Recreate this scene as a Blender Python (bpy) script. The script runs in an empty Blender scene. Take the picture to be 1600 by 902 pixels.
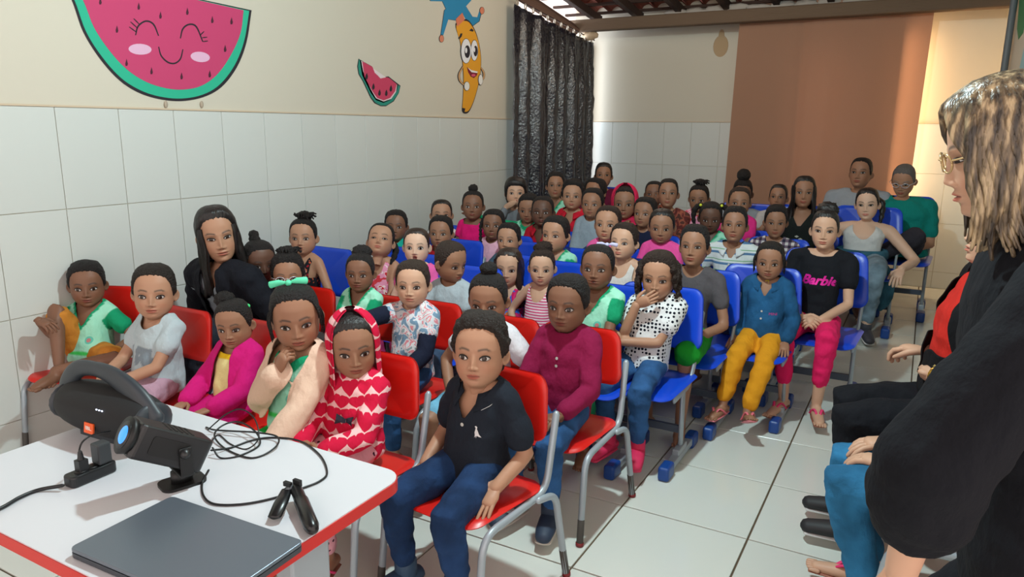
import bpy, bmesh, math, random, numpy as np
from mathutils import Vector, Matrix, noise
random.seed(7)
SC = bpy.context.scene
COL = SC.collection

# ------------------------------------------------------------------ camera
FPX, PITCH, YAW, ROLL = 1143.26, 0.21729, 0.508057, 0.009936
CAM = np.array([3.3219, 0.0, 1.4207])
def cam_axes():
    cy, sy, cp, sp = math.cos(YAW), math.sin(YAW), math.cos(PITCH), math.sin(PITCH)
    fw = np.array([-sy*cp, cy*cp, -sp]); r = np.array([cy, sy, 0.0]); u = np.cross(r, fw)
    cr, sr = math.cos(ROLL), math.sin(ROLL)
    return cr*r + sr*u, -sr*r + cr*u, fw
CR, CU, CF = cam_axes()
cd = bpy.data.cameras.new('camera'); cam = bpy.data.objects.new('camera', cd); COL.objects.link(cam)
cd.sensor_width = 36; cd.lens = 36*FPX/1600; cd.clip_start = 0.02
cam.matrix_world = Matrix(((CR[0], CU[0], -CF[0], CAM[0]), (CR[1], CU[1], -CF[1], CAM[1]), (CR[2], CU[2], -CF[2], CAM[2]), (0, 0, 0, 1)))
SC.camera = cam

# ------------------------------------------------------------------ world, light, exposure
W = bpy.data.worlds.new('world'); SC.world = W; W.use_nodes = True
bgn = W.node_tree.nodes['Background']; bgn.inputs[0].default_value = (1.0, 0.86, 0.80, 1); bgn.inputs[1].default_value = 1.85
SC.view_settings.view_transform = 'Standard'; SC.view_settings.look = 'None'
SC.view_settings.exposure = 0.0; SC.view_settings.gamma = 1.0
def lamp(name, kind, loc, energy, color, size=0.1, rot=(0, 0, 0), size_y=None):
    l = bpy.data.lights.new(name, kind); l.energy = energy; l.color = color
    if kind == 'AREA':
        l.size = size
        if size_y: l.shape = 'RECTANGLE'; l.size_y = size_y
    elif kind != 'SUN': l.shadow_soft_size = size
    o = bpy.data.objects.new(name, l); COL.objects.link(o); o.location = loc; o.rotation_euler = rot
    return o
KEY_LOC = (2.35, 2.05, 2.72)
lamp('key_lamp_light', 'POINT', KEY_LOC, 190, (0.77, 0.99, 1.0), 0.05)
lamp('back_lamp_light', 'POINT', (1.5, 5.3, 2.62), 34, (1.0, 0.82, 0.64), 0.30)  # added soft warm fill for the back rows, no lamp hangs here
lamp('doorway_light', 'AREA', (3.02, 7.56, 1.45), 13, (1.0, 0.66, 0.34), 1.6, (0, math.radians(-90), 0), .08)
lamp('behind_cloth_light', 'AREA', (2.42, 7.64, 1.3), 4, (1.0, 0.66, 0.50), .16, (math.radians(90), 0, math.radians(0)), 1.7)
lamp('window_daylight', 'AREA', (-0.7, 6.8, 1.9), 60, (0.80, 0.90, 1.0), 1.4, (0, math.radians(-70), 0))

# ------------------------------------------------------------------ helpers
def lin(c): return c/12.92 if c <= 0.04045 else ((c+0.055)/1.055)**2.4
def rgb(r, g, b): return (lin(r/255), lin(g/255), lin(b/255))
def ray(x, y):
    return CF + CR*(x-800)/FPX - CU*(y-451)/FPX
def at(x, y, axis, val):
    d = ray(x, y); return CAM + d*(val-CAM[axis])/d[axis]
def wallpt(x, y): p = at(x, y, 0, 0.0); return (p[1], p[2])

MATS = {}
def mat(name, col=(.5, .5, .5), rough=.6, metal=0, spec=.5, emit=None, es=1, bump=None, attr=False, trans=0):
    if name in MATS: return MATS[name]
    m = bpy.data.materials.new(name); m.use_nodes = True; nt = m.node_tree; b = nt.nodes['Principled BSDF']
    b.inputs['Base Color'].default_value = (*col, 1); b.inputs['Roughness'].default_value = rough
    b.inputs['Metallic'].default_value = metal; b.inputs['Specular IOR Level'].default_value = spec
    if trans: b.inputs['Transmission Weight'].default_value = trans
    if emit: b.inputs['Emission Color'].default_value = (*emit, 1); b.inputs['Emission Strength'].default_value = es
    if attr:
        a = nt.nodes.new('ShaderNodeAttribute'); a.attribute_name = 'Col'; nt.links.new(a.outputs['Color'], b.inputs['Base Color'])
    if bump:
        sc, st, dist = bump[:3]
        tc = nt.nodes.new('ShaderNodeTexCoord'); mp = nt.nodes.new('ShaderNodeMapping'); n = nt.nodes.new('ShaderNodeTexNoise'); bp = nt.nodes.new('ShaderNodeBump')
        if len(bump) > 3: mp.inputs['Scale'].default_value = bump[3]
        n.inputs['Scale'].default_value = sc; n.inputs['Detail'].default_value = 4
        bp.inputs['Strength'].default_value = st; bp.inputs['Distance'].default_value = dist
        nt.links.new(tc.outputs['Object'], mp.inputs[0]); nt.links.new(mp.outputs[0], n.inputs['Vector']); nt.links.new(n.outputs['Fac'], bp.inputs['Height']); nt.links.new(bp.outputs[0], b.inputs['Normal'])
    MATS[name] = m
    return m
def node(m, t, **kw):
    n = m.node_tree.nodes.new(t)
    for k, v in kw.items(): setattr(n, k, v)
    return n
def bsdf(m): return m.node_tree.nodes['Principled BSDF']

def mesh_obj(name, V, F, material=None, parent=None, smooth=True, cols=None):
    me = bpy.data.meshes.new(name)
    V = np.asarray(V, dtype=float)
    me.from_pydata(V.tolist(), [], [tuple(int(i) for i in f) for f in F])
    me.update()
    if smooth: me.polygons.foreach_set('use_smooth', [True]*len(me.polygons))
    if cols is not None: set_cols(me, cols)
    if material:
        me.materials.append(material)
    o = bpy.data.objects.new(name, me); COL.objects.link(o)
    if parent: o.parent = parent
    return o
def set_cols(me, cols):
    a = me.color_attributes.new('Col', 'FLOAT_COLOR', 'POINT')
    c = np.ones((len(me.vertices), 4)); c[:, :3] = cols
    a.data.foreach_set('color', c.ravel())
def tag(o, label=None, cat=None, group=None, kind=None):
    if label: o['label'] = label
    if cat: o['category'] = cat
    if group: o['group'] = group
    if kind: o['kind'] = kind
    return o
def empty(name, loc=(0, 0, 0), rz=0):
    o = bpy.data.objects.new(name, None); COL.objects.link(o); o.location = loc; o.rotation_euler = (0, 0, rz); o.empty_display_size = .1
    return o
class MB:
    def __init__(s): s.V = []; s.F = []; s.C = []
    def add(s, V, F, col=None):
        o = len(s.V); V = [tuple(map(float, v)) for v in V]; s.V += V; s.F += [tuple(i+o for i in f) for f in F]
        s.C += [col if col is not None else (1, 1, 1)]*len(V)
        return s
    def box(s, c, size, M=None, col=None):
        x, y, z = size[0]/2, size[1]/2, size[2]/2
        vs = [Vector((a*x, b*y, d*z)) for a in (-1, 1) for b in (-1, 1) for d in (-1, 1)]
        if M is not None: vs = [M @ v for v in vs]
        vs = [v+Vector(c) for v in vs]
        return s.add(vs, [(0, 1, 3, 2), (4, 6, 7, 5), (0, 4, 5, 1), (2, 3, 7, 6), (0, 2, 6, 4), (1, 5, 7, 3)], col)
    def tube(s, P, R, n=12, cap=2, flat=None, up=None, col=None):
        V, F = tube(P, R, n, cap, flat, up); return s.add(V, F, col)
    def ell(s, c, r, n=12, m=8, M=None, col=None):
        V, F = ellipsoid(c, r, n, m, M); return s.add(V, F, col)
    def obj(s, name, material=None, parent=None, smooth=True, cols=False):
        return mesh_obj(name, s.V, s.F, material, parent, smooth, s.C if cols else None)
def ellipsoid(c, r, n=12, m=8, M=None):
    V = []; F = []
    for j in range(m+1):
        t = math.pi*j/m
        for i in range(n):
            a = 2*math.pi*i/n
            v = Vector((r[0]*math.sin(t)*math.cos(a), r[1]*math.sin(t)*math.sin(a), r[2]*math.cos(t)))
            if M is not None: v = M @ v
            V.append(v+Vector(c))
    for j in range(m):
        for i in range(n):
            F.append((j*n+i, (j+1)*n+i, (j+1)*n+(i+1) % n, j*n+(i+1) % n))
    return V, F
def tube(P, R, n=12, cap=2, flat=None, up=None):
    P = [np.array(p, float) for p in P]
    if not hasattr(R, '__len__'): R = [R]*len(P)
    V = []; F = []
    T = []
    for i in range(len(P)):
        a = P[max(i-1, 0)]; b = P[min(i+1, len(P)-1)]; t = b-a; T.append(t/(np.linalg.norm(t)+1e-12))
    u = np.array(up, float) if up is not None else (np.array([0, 0, 1.]) if abs(T[0][2]) < .9 else np.array([1., 0, 0]))
    rings = []
    fl = flat or (1, 1)
    nrm = u-T[0]*np.dot(u, T[0]); nrm /= np.linalg.norm(nrm)+1e-12
    def ring(c, t, r, nn):
        b = np.cross(t, nn)
        return [c + r*(fl[0]*math.cos(2*math.pi*k/n)*b + fl[1]*math.sin(2*math.pi*k/n)*nn) for k in range(n)]
    for i, p in enumerate(P):
        nrm = nrm-T[i]*np.dot(nrm, T[i]); nrm /= np.linalg.norm(nrm)+1e-12
        if i == 0 and cap:
            for k in range(cap, 0, -1):
                ph = math.pi/2*k/(cap+.35)
                rings.append(ring(p-T[0]*R[0]*math.sin(ph)*min(fl), T[0], R[0]*math.cos(ph), nrm))
        rings.append(ring(p, T[i], R[i], nrm))
        if i == len(P)-1 and cap:
            for k in range(1, cap+1):
                ph = math.pi/2*k/(cap+.35)
                rings.append(ring(p+T[i]*R[i]*math.sin(ph)*min(fl), T[i], R[i]*math.cos(ph), nrm))
    for r_ in rings: V += r_
    m = len(rings)
    for j in range(m-1):
        for k in range(n):
            F.append((j*n+k, j*n+(k+1) % n, (j+1)*n+(k+1) % n, (j+1)*n+k))
    F.append(tuple(range(n-1, -1, -1))); F.append(tuple((m-1)*n+k for k in range(n)))
    return V, F
def smooth_path(P, k=6):
    P = [np.array(p, float) for p in P]; Q = [P[0]*2-P[1]]+P+[P[-1]*2-P[-2]]; out = []
    for i in range(1, len(Q)-2):
        for j in range(k):
            t = j/k; a, b, c, d = Q[i-1], Q[i], Q[i+1], Q[i+2]
            out.append(.5*((2*b)+(c-a)*t+(2*a-5*b+4*c-d)*t*t+(3*b-a-3*c+d)*t**3))
    out.append(P[-1]); return out
def round_path(P, r=.04, k=5):
    P = [np.array(p, float) for p in P]; out = [P[0]]
    for i in range(1, len(P)-1):
        a = P[i-1]-P[i]; b = P[i+1]-P[i]; la = np.linalg.norm(a); lb = np.linalg.norm(b); d = min(r, la*.45, lb*.45)
        p0 = P[i]+a/la*d; p1 = P[i]+b/lb*d
        for j in range(k+1):
            t = j/k; out.append((1-t)**2*p0+2*t*(1-t)*P[i]+t*t*p1)
    out.append(P[-1]); return out
def sstep(x, a, b): t = np.clip((x-a)/(b-a), 0, 1); return t*t*(3-2*t)
def bevelled(o, w=.004, seg=2):
    m = o.modifiers.new('bevel', 'BEVEL'); m.width = w; m.segments = seg; m.limit_method = 'ANGLE'; return o
def copy_tree(o, parent=None):
    c = o.copy(); COL.objects.link(c)
    if parent: c.parent = parent
    for ch in list(o.children): copy_tree(ch, c)
    return c
def text_mesh(txt, size, font_bold=0.0, shear=0.0, extrude=0.0):
    cu = bpy.data.curves.new('txt', 'FONT'); cu.body = txt; cu.size = size; cu.offset = font_bold; cu.shear = shear; cu.align_x = 'CENTER'; cu.align_y = 'CENTER'; cu.resolution_u = 3; cu.extrude = extrude
    o = bpy.data.objects.new('txt', cu); COL.objects.link(o)
    dg = bpy.context.evaluated_depsgraph_get(); me = bpy.data.meshes.new_from_object(o.evaluated_get(dg))
    V = np.array([v.co[:] for v in me.vertices]); F = [tuple(p.vertices) for p in me.polygons]
    bpy.data.objects.remove(o); bpy.data.meshes.remove(me)
    return V, F
# ------------------------------------------------------------------ heads
def _prof(child):
    if child:
        T = [(.5, .02, .02, .06), (.487, .15, .13, .2), (.44, .25, .235, .305), (.35, .325, .32, .375), (.22, .365, .375, .42), (.08, .372, .39, .42), (-.05, .362, .383, .40), (-.17, .358, .375, .345),
             (-.28, .338, .365, .26), (-.37, .29, .352, .19), (-.44, .215, .325, .16), (-.485, .155, .27, .155), (-.505, .148, .19, .155), (-.53, .148, .135, .16), (-.58, .146, .12, .165), (-.66, .12, .09, .13), (-.9, .08, .04, .08)]
    else:
        T = [(.5, .02, .02, .06), (.487, .15, .13, .2), (.44, .235, .225, .29), (.35, .295, .30, .36), (.22, .33, .345, .40), (.08, .337, .36, .40), (-.05, .33, .355, .38), (-.17, .32, .35, .33),
             (-.28, .295, .345, .25), (-.37, .25, .34, .19), (-.44, .195, .325, .17), (-.485, .15, .27, .165), (-.505, .15, .2, .165), (-.53, .155, .14, .17), (-.58, .155, .13, .18), (-.66, .125, .09, .14), (-.9, .08, .04, .08)]
    T = np.array(T); z = T[:, 0]; s = np.linspace(0, len(T)-1, 600); out = []
    for k in range(4):
        v = np.interp(s, np.arange(len(T)), T[:, k]); kern = np.exp(-np.linspace(-2, 2, 31)**2); kern /= kern.sum()
        vp = np.pad(v, 15, mode='reflect', reflect_type='odd'); out.append(np.convolve(vp, kern, 'valid'))
    return out
PROF = {c: [_p if k != 1 else _p*.955 for k, _p in enumerate(_prof(c))] for c in (True, False)}
def prof(z, child):
    pz, w, f, b = PROF[child]
    return np.interp(-z, -pz, w), np.interp(-z, -pz, f), np.interp(-z, -pz, b)
EXP = .9
FEAT = {True: dict(ez=-.05, ex=.158, nz=-.19, mz=-.305, bz=.065), False: dict(ez=-.01, ex=.145, nz=-.175, mz=-.29, bz=.085)}
def features(x, z, child, mouth=0):
    F = FEAT[child]; ax = np.abs(x); g = lambda x0, sx, z0, sz: np.exp(-((ax-x0)/sx)**2-((z-z0)/sz)**2)
    k = 1.0 if child else 1.15
    d = -.030*g(F['ex'], .085, F['ez'], .048) + .016*g(F['ex'], .055, F['ez']-.002, .026)
    d += .014*g(F['ex'], .10, F['bz']-.01, .03)*k
    d += .028*g(0, .04, F['ez']-.02, .07)*k + .05*g(0, .04, F['nz']+.05, .06)*(1 if child else 1.1) + .064*g(0, .04, F['nz'], .036)*(1 if child else .72) + .034*g(.055, .028, F['nz']-.012, .026)
    d -= .018*g(.024, .014, F['nz']-.038, .012)
    d += .020*g(0, .13, F['mz']+.01, .075)
    d += .026*g(0, .075, F['mz']+.024, .018) + .034*g(0, .065, F['mz']-.026, .021) - .022*g(0, .085, F['mz'], .008+.02*mouth) - .05*mouth*g(0, .05, F['mz']-.01, .04)
    d -= .014*g(0, .08, F['mz']-.065, .02)
    d += .022*g(0, .09, -.435, .05)
    d += .016*g(.2, .09, -.2, .09)
    return d
def surf_y(x, z, child, mouth=0):
    w, f, b = prof(z, child); s = np.clip(np.abs(x)/w, 0, .999)**(1/EXP); c = np.sqrt(1-s*s)
    return -f*c**EXP - features(x, z, child, mouth)*sstep(c, .0, .5)
_HG = {}
def head_grid(lod):
    if lod in _HG: return _HG[lod]
    n, ru, rm, rl = {0: (92, 14, 58, 12), 1: (60, 10, 38, 8), 2: (40, 8, 26, 6)}[lod]
    s = (np.arange(n)/n)*2-1; a = np.sign(s)*np.pi*np.abs(s)**1.35
    z = np.concatenate([np.linspace(.4995, .14, ru, endpoint=False), np.linspace(.14, -.5, rm, endpoint=False), np.linspace(-.5, -.74, rl)])
    z[0] = .4995; z[1] = .49; z[2] = .47
    _HG[lod] = (a, z); return a, z
def head_mesh(lod, child, skin, lipk, mouth=0, brow=None, fat=1.0):
    a, z = head_grid(lod); A, Z = np.meshgrid(a, z); w, f, b = prof(Z, child)
    if fat != 1: w = w*(1+(fat-1)*sstep(Z, .15, -.15))
    sa, ca = np.sin(A), np.cos(A)
    X = w*np.sign(sa)*np.abs(sa)**EXP; Y = np.where(ca > 0, -f, b)*np.abs(ca)**EXP
    front = sstep(ca, 0, .5)
    Y = Y - features(X, Z, child, mouth)*front
    F = FEAT[child]; ax = np.abs(X)
    C = np.ones(X.shape+(3,))*np.array(skin)
    def mix(C, m, col): m = (m*front*(ca > 0))[..., None]; return C*(1-m)+np.array(col)*m
    lipw = .105*(1-.0) if not mouth else .075
    up = F['mz']+.036*(1-(ax/lipw)**2)-.008*np.exp(-(ax/.018)**2); lo = F['mz']-(.045+.05*mouth)*(1-(ax/lipw)**2)
    m = sstep(up-Z+.02*mouth, -.008, .006)*sstep(Z-lo, -.008, .006)*sstep(lipw-ax, 0, .02)
    s = np.array(skin); lip = (s*np.array([.80, .42, .42])+np.array([.03, 0, .005])) if lipk is None else np.array(lipk)
    C = mix(C, m*.9, lip)
    ml = np.exp(-((Z-F['mz'])/.006)**2)*sstep(lipw-ax, 0, .02) if mouth < .1 else sstep(1-(ax/(.05+.02*mouth))**2-((Z-F['mz']+.02*mouth)/(.012+.045*mouth))**2, 0, .25); C = mix(C, ml*.9, s*.18 if mouth < .6 else np.array(rgb(96, 24, 24)))
    C = mix(C, np.exp(-((ax-.026)/.014)**2-((Z-F['nz']+.036)/.009)**2)*.8, s*.2)
    C = mix(C, .25*np.exp(-((ax-.2)/.09)**2-((Z+.2)/.08)**2), s*np.array([1.15, .72, .68]))
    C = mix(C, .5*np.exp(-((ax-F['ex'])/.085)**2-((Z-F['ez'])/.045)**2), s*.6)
    if brow is not None:
        bzc = F['bz']+.022*np.sin((ax-.06)/.19*math.pi*.9)-.01*(ax > .2)
        m = np.exp(-((Z-bzc)/.017)**2)*sstep(ax, .045, .075)*sstep(-ax, -.255, -.2)
        C = mix(C, np.clip(m*1.05, 0, 1)*.85, brow)
    V = np.stack([X, Y, Z], -1).reshape(-1, 3); n = len(a); Fc = []
    for j in range(len(z)-1):
        for i in range(n):
            Fc.append((j*n+i, (j+1)*n+i, (j+1)*n+(i+1) % n, j*n+(i+1) % n))
    Fc.append(tuple(range(n)))
    C = C.reshape(-1, 3)
    # ears
    w0 = float(prof(np.array(-.06), child)[0])
    for sd in (-1, 1):
        n1, m1 = (14, 10) if lod == 0 else (9, 6)
        EV = []; EC = []
        for j in range(m1+1):
            t = math.pi*j/m1
            for i in range(n1):
                p = 2*math.pi*i/n1
                e = np.array([.032*math.sin(t)*math.cos(p), .085*math.sin(t)*math.sin(p), .125*math.cos(t)])
                rr = math.hypot(e[1]/.085, e[2]/.125)
                if e[0] > 0: e[0] -= .04*max(0, 1-rr*1.25)
                e[2] *= 1-.12*(e[1] > 0)
                ang = .75; ex = e[0]*math.cos(ang)+e[1]*math.sin(ang); ey = e[1]*math.cos(ang)-e[0]*math.sin(ang)
                EV.append((sd*(w0+.030+ex*1.0), .045+ey, -.07+e[2])); EC.append(s*(.72 if rr < .55 else .97))
        o = len(V); V = np.vstack([V, EV]); C = np.vstack([C, EC])
        for j in range(m1):
            for i in range(n1):
                q = (o+j*n1+i, o+(j+1)*n1+i, o+(j+1)*n1+(i+1) % n1, o+j*n1+(i+1) % n1); Fc.append(q if sd < 0 else q[::-1])
    return V, Fc, C
_EY = {}
def eye_mesh(child, side, gaze, opn, lod=0):
    key = (child, side, gaze, opn, lod)
    if key in _EY: return _EY[key]
    F = FEAT[child]; nu, nv = (15, 9) if lod == 0 else (9, 5)
    hw = .072; hu = (.041 if child else .032)*opn; hl = (.028 if child else .021)*opn
    V = []; Fc = []; UV = []; ML = []
    for j in range(nv):
        v = -1+2*j/(nv-1)
        for i in range(nu):
            u = -1+2*i/(nu-1); zz = (hu if v > 0 else hl)*v*max(0, 1-u*u)**.62 + u*side*.006
            x = side*F['ex']+hw*u; z = F['ez']+zz
            y = float(surf_y(np.array(x), np.array(z), child))-.007-.016*(1-u*u)*(1-.6*v*v)
            V.append((x, y, z)); UV.append((hw*u-gaze[0]*.018, zz-.002-gaze[1]*.012))
    for j in range(nv-1):
        for i in range(nu-1): Fc.append((j*nu+i, j*nu+i+1, (j+1)*nu+i+1, (j+1)*nu+i)); ML.append(0)
    top = [(V[(nv-1)*nu+i][0], V[(nv-1)*nu+i][1]-.004, V[(nv-1)*nu+i][2]) for i in range(nu)]
    tv, tf = tube(top, [.005]+[.0105]*(nu-2)+[.005], 5, 1); o = len(V); V += [tuple(v) for v in tv]; UV += [(0, 0)]*len(tv)
    for f in tf: Fc.append(tuple(k+o for k in f)); ML.append(1)
    bot = [(V[i][0], V[i][1]-.001, V[i][2]) for i in range(nu)]
    tv, tf = tube(bot, .0035, 4, 1); o = len(V); V += [tuple(v) for v in tv]; UV += [(0, 0)]*len(tv)
    for f in tf: Fc.append(tuple(k+o for k in f)); ML.append(1)
    me = bpy.data.meshes.new('eye'); me.from_pydata([tuple(v) for v in V], [], Fc); me.update()
    me.polygons.foreach_set('use_smooth', [True]*len(me.polygons)); me.polygons.foreach_set('material_index', ML)
    uv = me.uv_layers.new(name='UVMap'); idx = np.zeros(len(me.loops), int); me.loops.foreach_get('vertex_index', idx)
    uv.data.foreach_set('uv', np.array(UV)[idx].ravel())
    me.materials.append(eye_material()); me.materials.append(mat('eyelash', (.012, .009, .008), .7))
    _EY[key] = me; return me
def eye_material():
    if 'eyeball' in MATS: return MATS['eyeball']
    m = mat('eyeball', (.6, .6, .6), .12, spec=.6); nt = m.node_tree; b = bsdf(m)
    uv = node(m, 'ShaderNodeUVMap'); ln = node(m, 'ShaderNodeVectorMath', operation='LENGTH'); cr = node(m, 'ShaderNodeValToRGB'); ml = node(m, 'ShaderNodeMath', operation='MULTIPLY'); ml.inputs[1].default_value = 14
    nt.links.new(uv.outputs[0], ln.inputs[0]); nt.links.new(ln.outputs['Value'], ml.inputs[0]); nt.links.new(ml.outputs[0], cr.inputs[0]); nt.links.new(cr.outputs[0], b.inputs['Base Color'])
    e = cr.color_ramp.elements; e[0].position = 0; e[0].color = (.004, .003, .003, 1); e[1].position = 1; e[1].color = (.42, .34, .30, 1)
    for p, c in ((.17, (.004, .003, .003)), (.2, (.045, .018, .008)), (.40, (.030, .012, .006)), (.46, (.008, .005, .004)), (.53, (.66, .62, .60))): k = e.new(p); k.color = (*c, 1)
    return m

# ------------------------------------------------------------------ hair
HL_A = [0, 25, 45, 58, 68, 80, 100, 118, 140, 180]
HL_Z = [.375, .365, .32, .22, .08, -.06, -.09, -.27, -.38, -.40]
def hair_cap(child, T=.04, namp=.0, nfreq=8, lod=0, seed=0, part=None, low=1.0, shift=0., top=0.):
    n, m = {0: (84, 56), 1: (56, 38), 2: (40, 28)}[lod]
    a = np.linspace(-np.pi, np.pi, n, endpoint=False); z = np.concatenate([[.4995, .49, .47], np.linspace(.44, -.46, m)])
    A, Z = np.meshgrid(a, z); w, f, b = prof(Z, child); sa, ca = np.sin(A), np.cos(A)
    X = w*np.sign(sa)*np.abs(sa)**EXP; Y = np.where(ca > 0, -f, b)*np.abs(ca)**EXP
    zh = np.interp(np.abs(np.degrees(A)), HL_A, np.array(HL_Z)*1.0)+shift
    zh = zh+.006*np.sin(A*23+seed)+.005*np.sin(A*37+seed*2)
    c0 = np.array([0, .04, .05]); D = np.stack([X, Y, Z], -1)-c0; D /= np.linalg.norm(D, axis=-1, keepdims=True)
    t = T*sstep(Z-zh, -.005, .09)+.006
    t = t + top*sstep(Z, .2, .48)*(Z > zh)
    if namp:
        for j in range(A.shape[0]):
            for i in range(n):
                if Z[j, i] > zh[j, i]-.05:
                    p = Vector((X[j, i], Y[j, i], Z[j, i]))*nfreq+Vector((seed*3.1, seed*1.7, 0)); t[j, i] += namp*(noise.noise(p)*1.3+.5*noise.noise(p*2.3))*min(1, max(0, (Z[j, i]-zh[j, i])/.06))
    t = np.where(Z-zh < -.0, -.06*sstep(zh-Z, 0, .04)+.006*(zh-Z < .01), t)
    if part: t -= .018*np.exp(-((X-part)/.012)**2)*(Y < .15)*(Z > .1)
    V = (np.stack([X, Y, Z], -1)+D*t[..., None]).reshape(-1, 3); Fc = []; tt = t.reshape(-1)
    for j in range(len(z)-1):
        for i in range(n):
            q = (j*n+i, (j+1)*n+i, (j+1)*n+(i+1) % n, j*n+(i+1) % n)
            if max(tt[k] for k in q) > -.045: Fc.append(q)
    Fc.append(tuple(range(n)))
    return V, Fc
def noisy_ball(c, r, amp=.2, fr=3, n=22, m=14, seed=0):
    V, F = ellipsoid((0, 0, 0), r, n, m); out = []
    for v in V:
        k = 1+amp*(noise.noise(Vector(v)*fr/max(r)+Vector((seed, 0, 0)))+.6*noise.noise(Vector(v)*fr*2.4/max(r)+Vector((0, seed, 0)))); out.append(Vector(v)*k+Vector(c))
    return out, F
def hair_curtain(length, child, a0=62, out=.03, wave=.02, seed=0, lod=0, flare=.1, topz=.12, frontpull=0.):
    """mass of hair falling from the crown round the back of the head, ridged into locks"""
    n, m = (96, 26) if lod == 0 else (60, 16); V = []; F = []
    for layer in (0, 1):
        for j in range(m+1):
            s = j/m; z = topz-s*(length+topz)
            zz = max(z, -.3); w, f, b = [float(k) for k in prof(np.array(zz), child)]
            if z < -.3: k = min(1, (-.3-z)/.3); w = w*(1-k)+(.30)*k; b = max(b, .26); f = f*(1-k)+.2*k
            w = max(w, .30); b = max(b, .27)
            for i in range(n+1):
                a = math.radians(a0+(360-2*a0)*i/n); edge = min(i, n-i)/n
                rid = abs(math.sin(i*1.9+seed+1.2*math.sin(i*.7+s*3)))*.022+.012*math.sin(i*.9+s*5+seed)
                o = out+(flare*s)+rid*(.4+s)+wave*math.sin(s*9+i*.35+seed)
                if layer: o -= .05+.02*(1-edge)
                if edge < .02: o -= .02
                sa, ca = math.sin(a), math.cos(a)
                x = (w+o)*sa; y = -(f+o)*ca if ca > 0 else -(b+o)*ca
                y -= frontpull*s*max(0, abs(sa)-.5)
                zend = z-(.04*math.sin(i*2.3+seed)+.03*math.sin(i*.6))*s*s
                V.append((x, y, zend))
        base = layer*(m+1)*(n+1)
        for j in range(m):
            for i in range(n):
                q = (base+j*(n+1)+i, base+(j+1)*(n+1)+i, base+(j+1)*(n+1)+i+1, base+j*(n+1)+i+1); F.append(q if layer else q[::-1])
    L = (m+1)*(n+1)
    for i in range(n): F.append((m*(n+1)+i, m*(n+1)+i+1, L+m*(n+1)+i+1, L+m*(n+1)+i))
    for j in range(m):
        for i in (0, n): q = (j*(n+1)+i, (j+1)*(n+1)+i, L+(j+1)*(n+1)+i, L+j*(n+1)+i); F.append(q)
    return V, F
def lock(P, r0, r1, n=7, seed=0, k=6):
    Q = smooth_path(P, k); N = len(Q); return tube(Q, [r0*(1-(i/(N-1))**2)+r1*(i/(N-1))**2 + .12*r0*math.sin(i*1.7+seed) for i in range(N)], n, 2)
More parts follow.
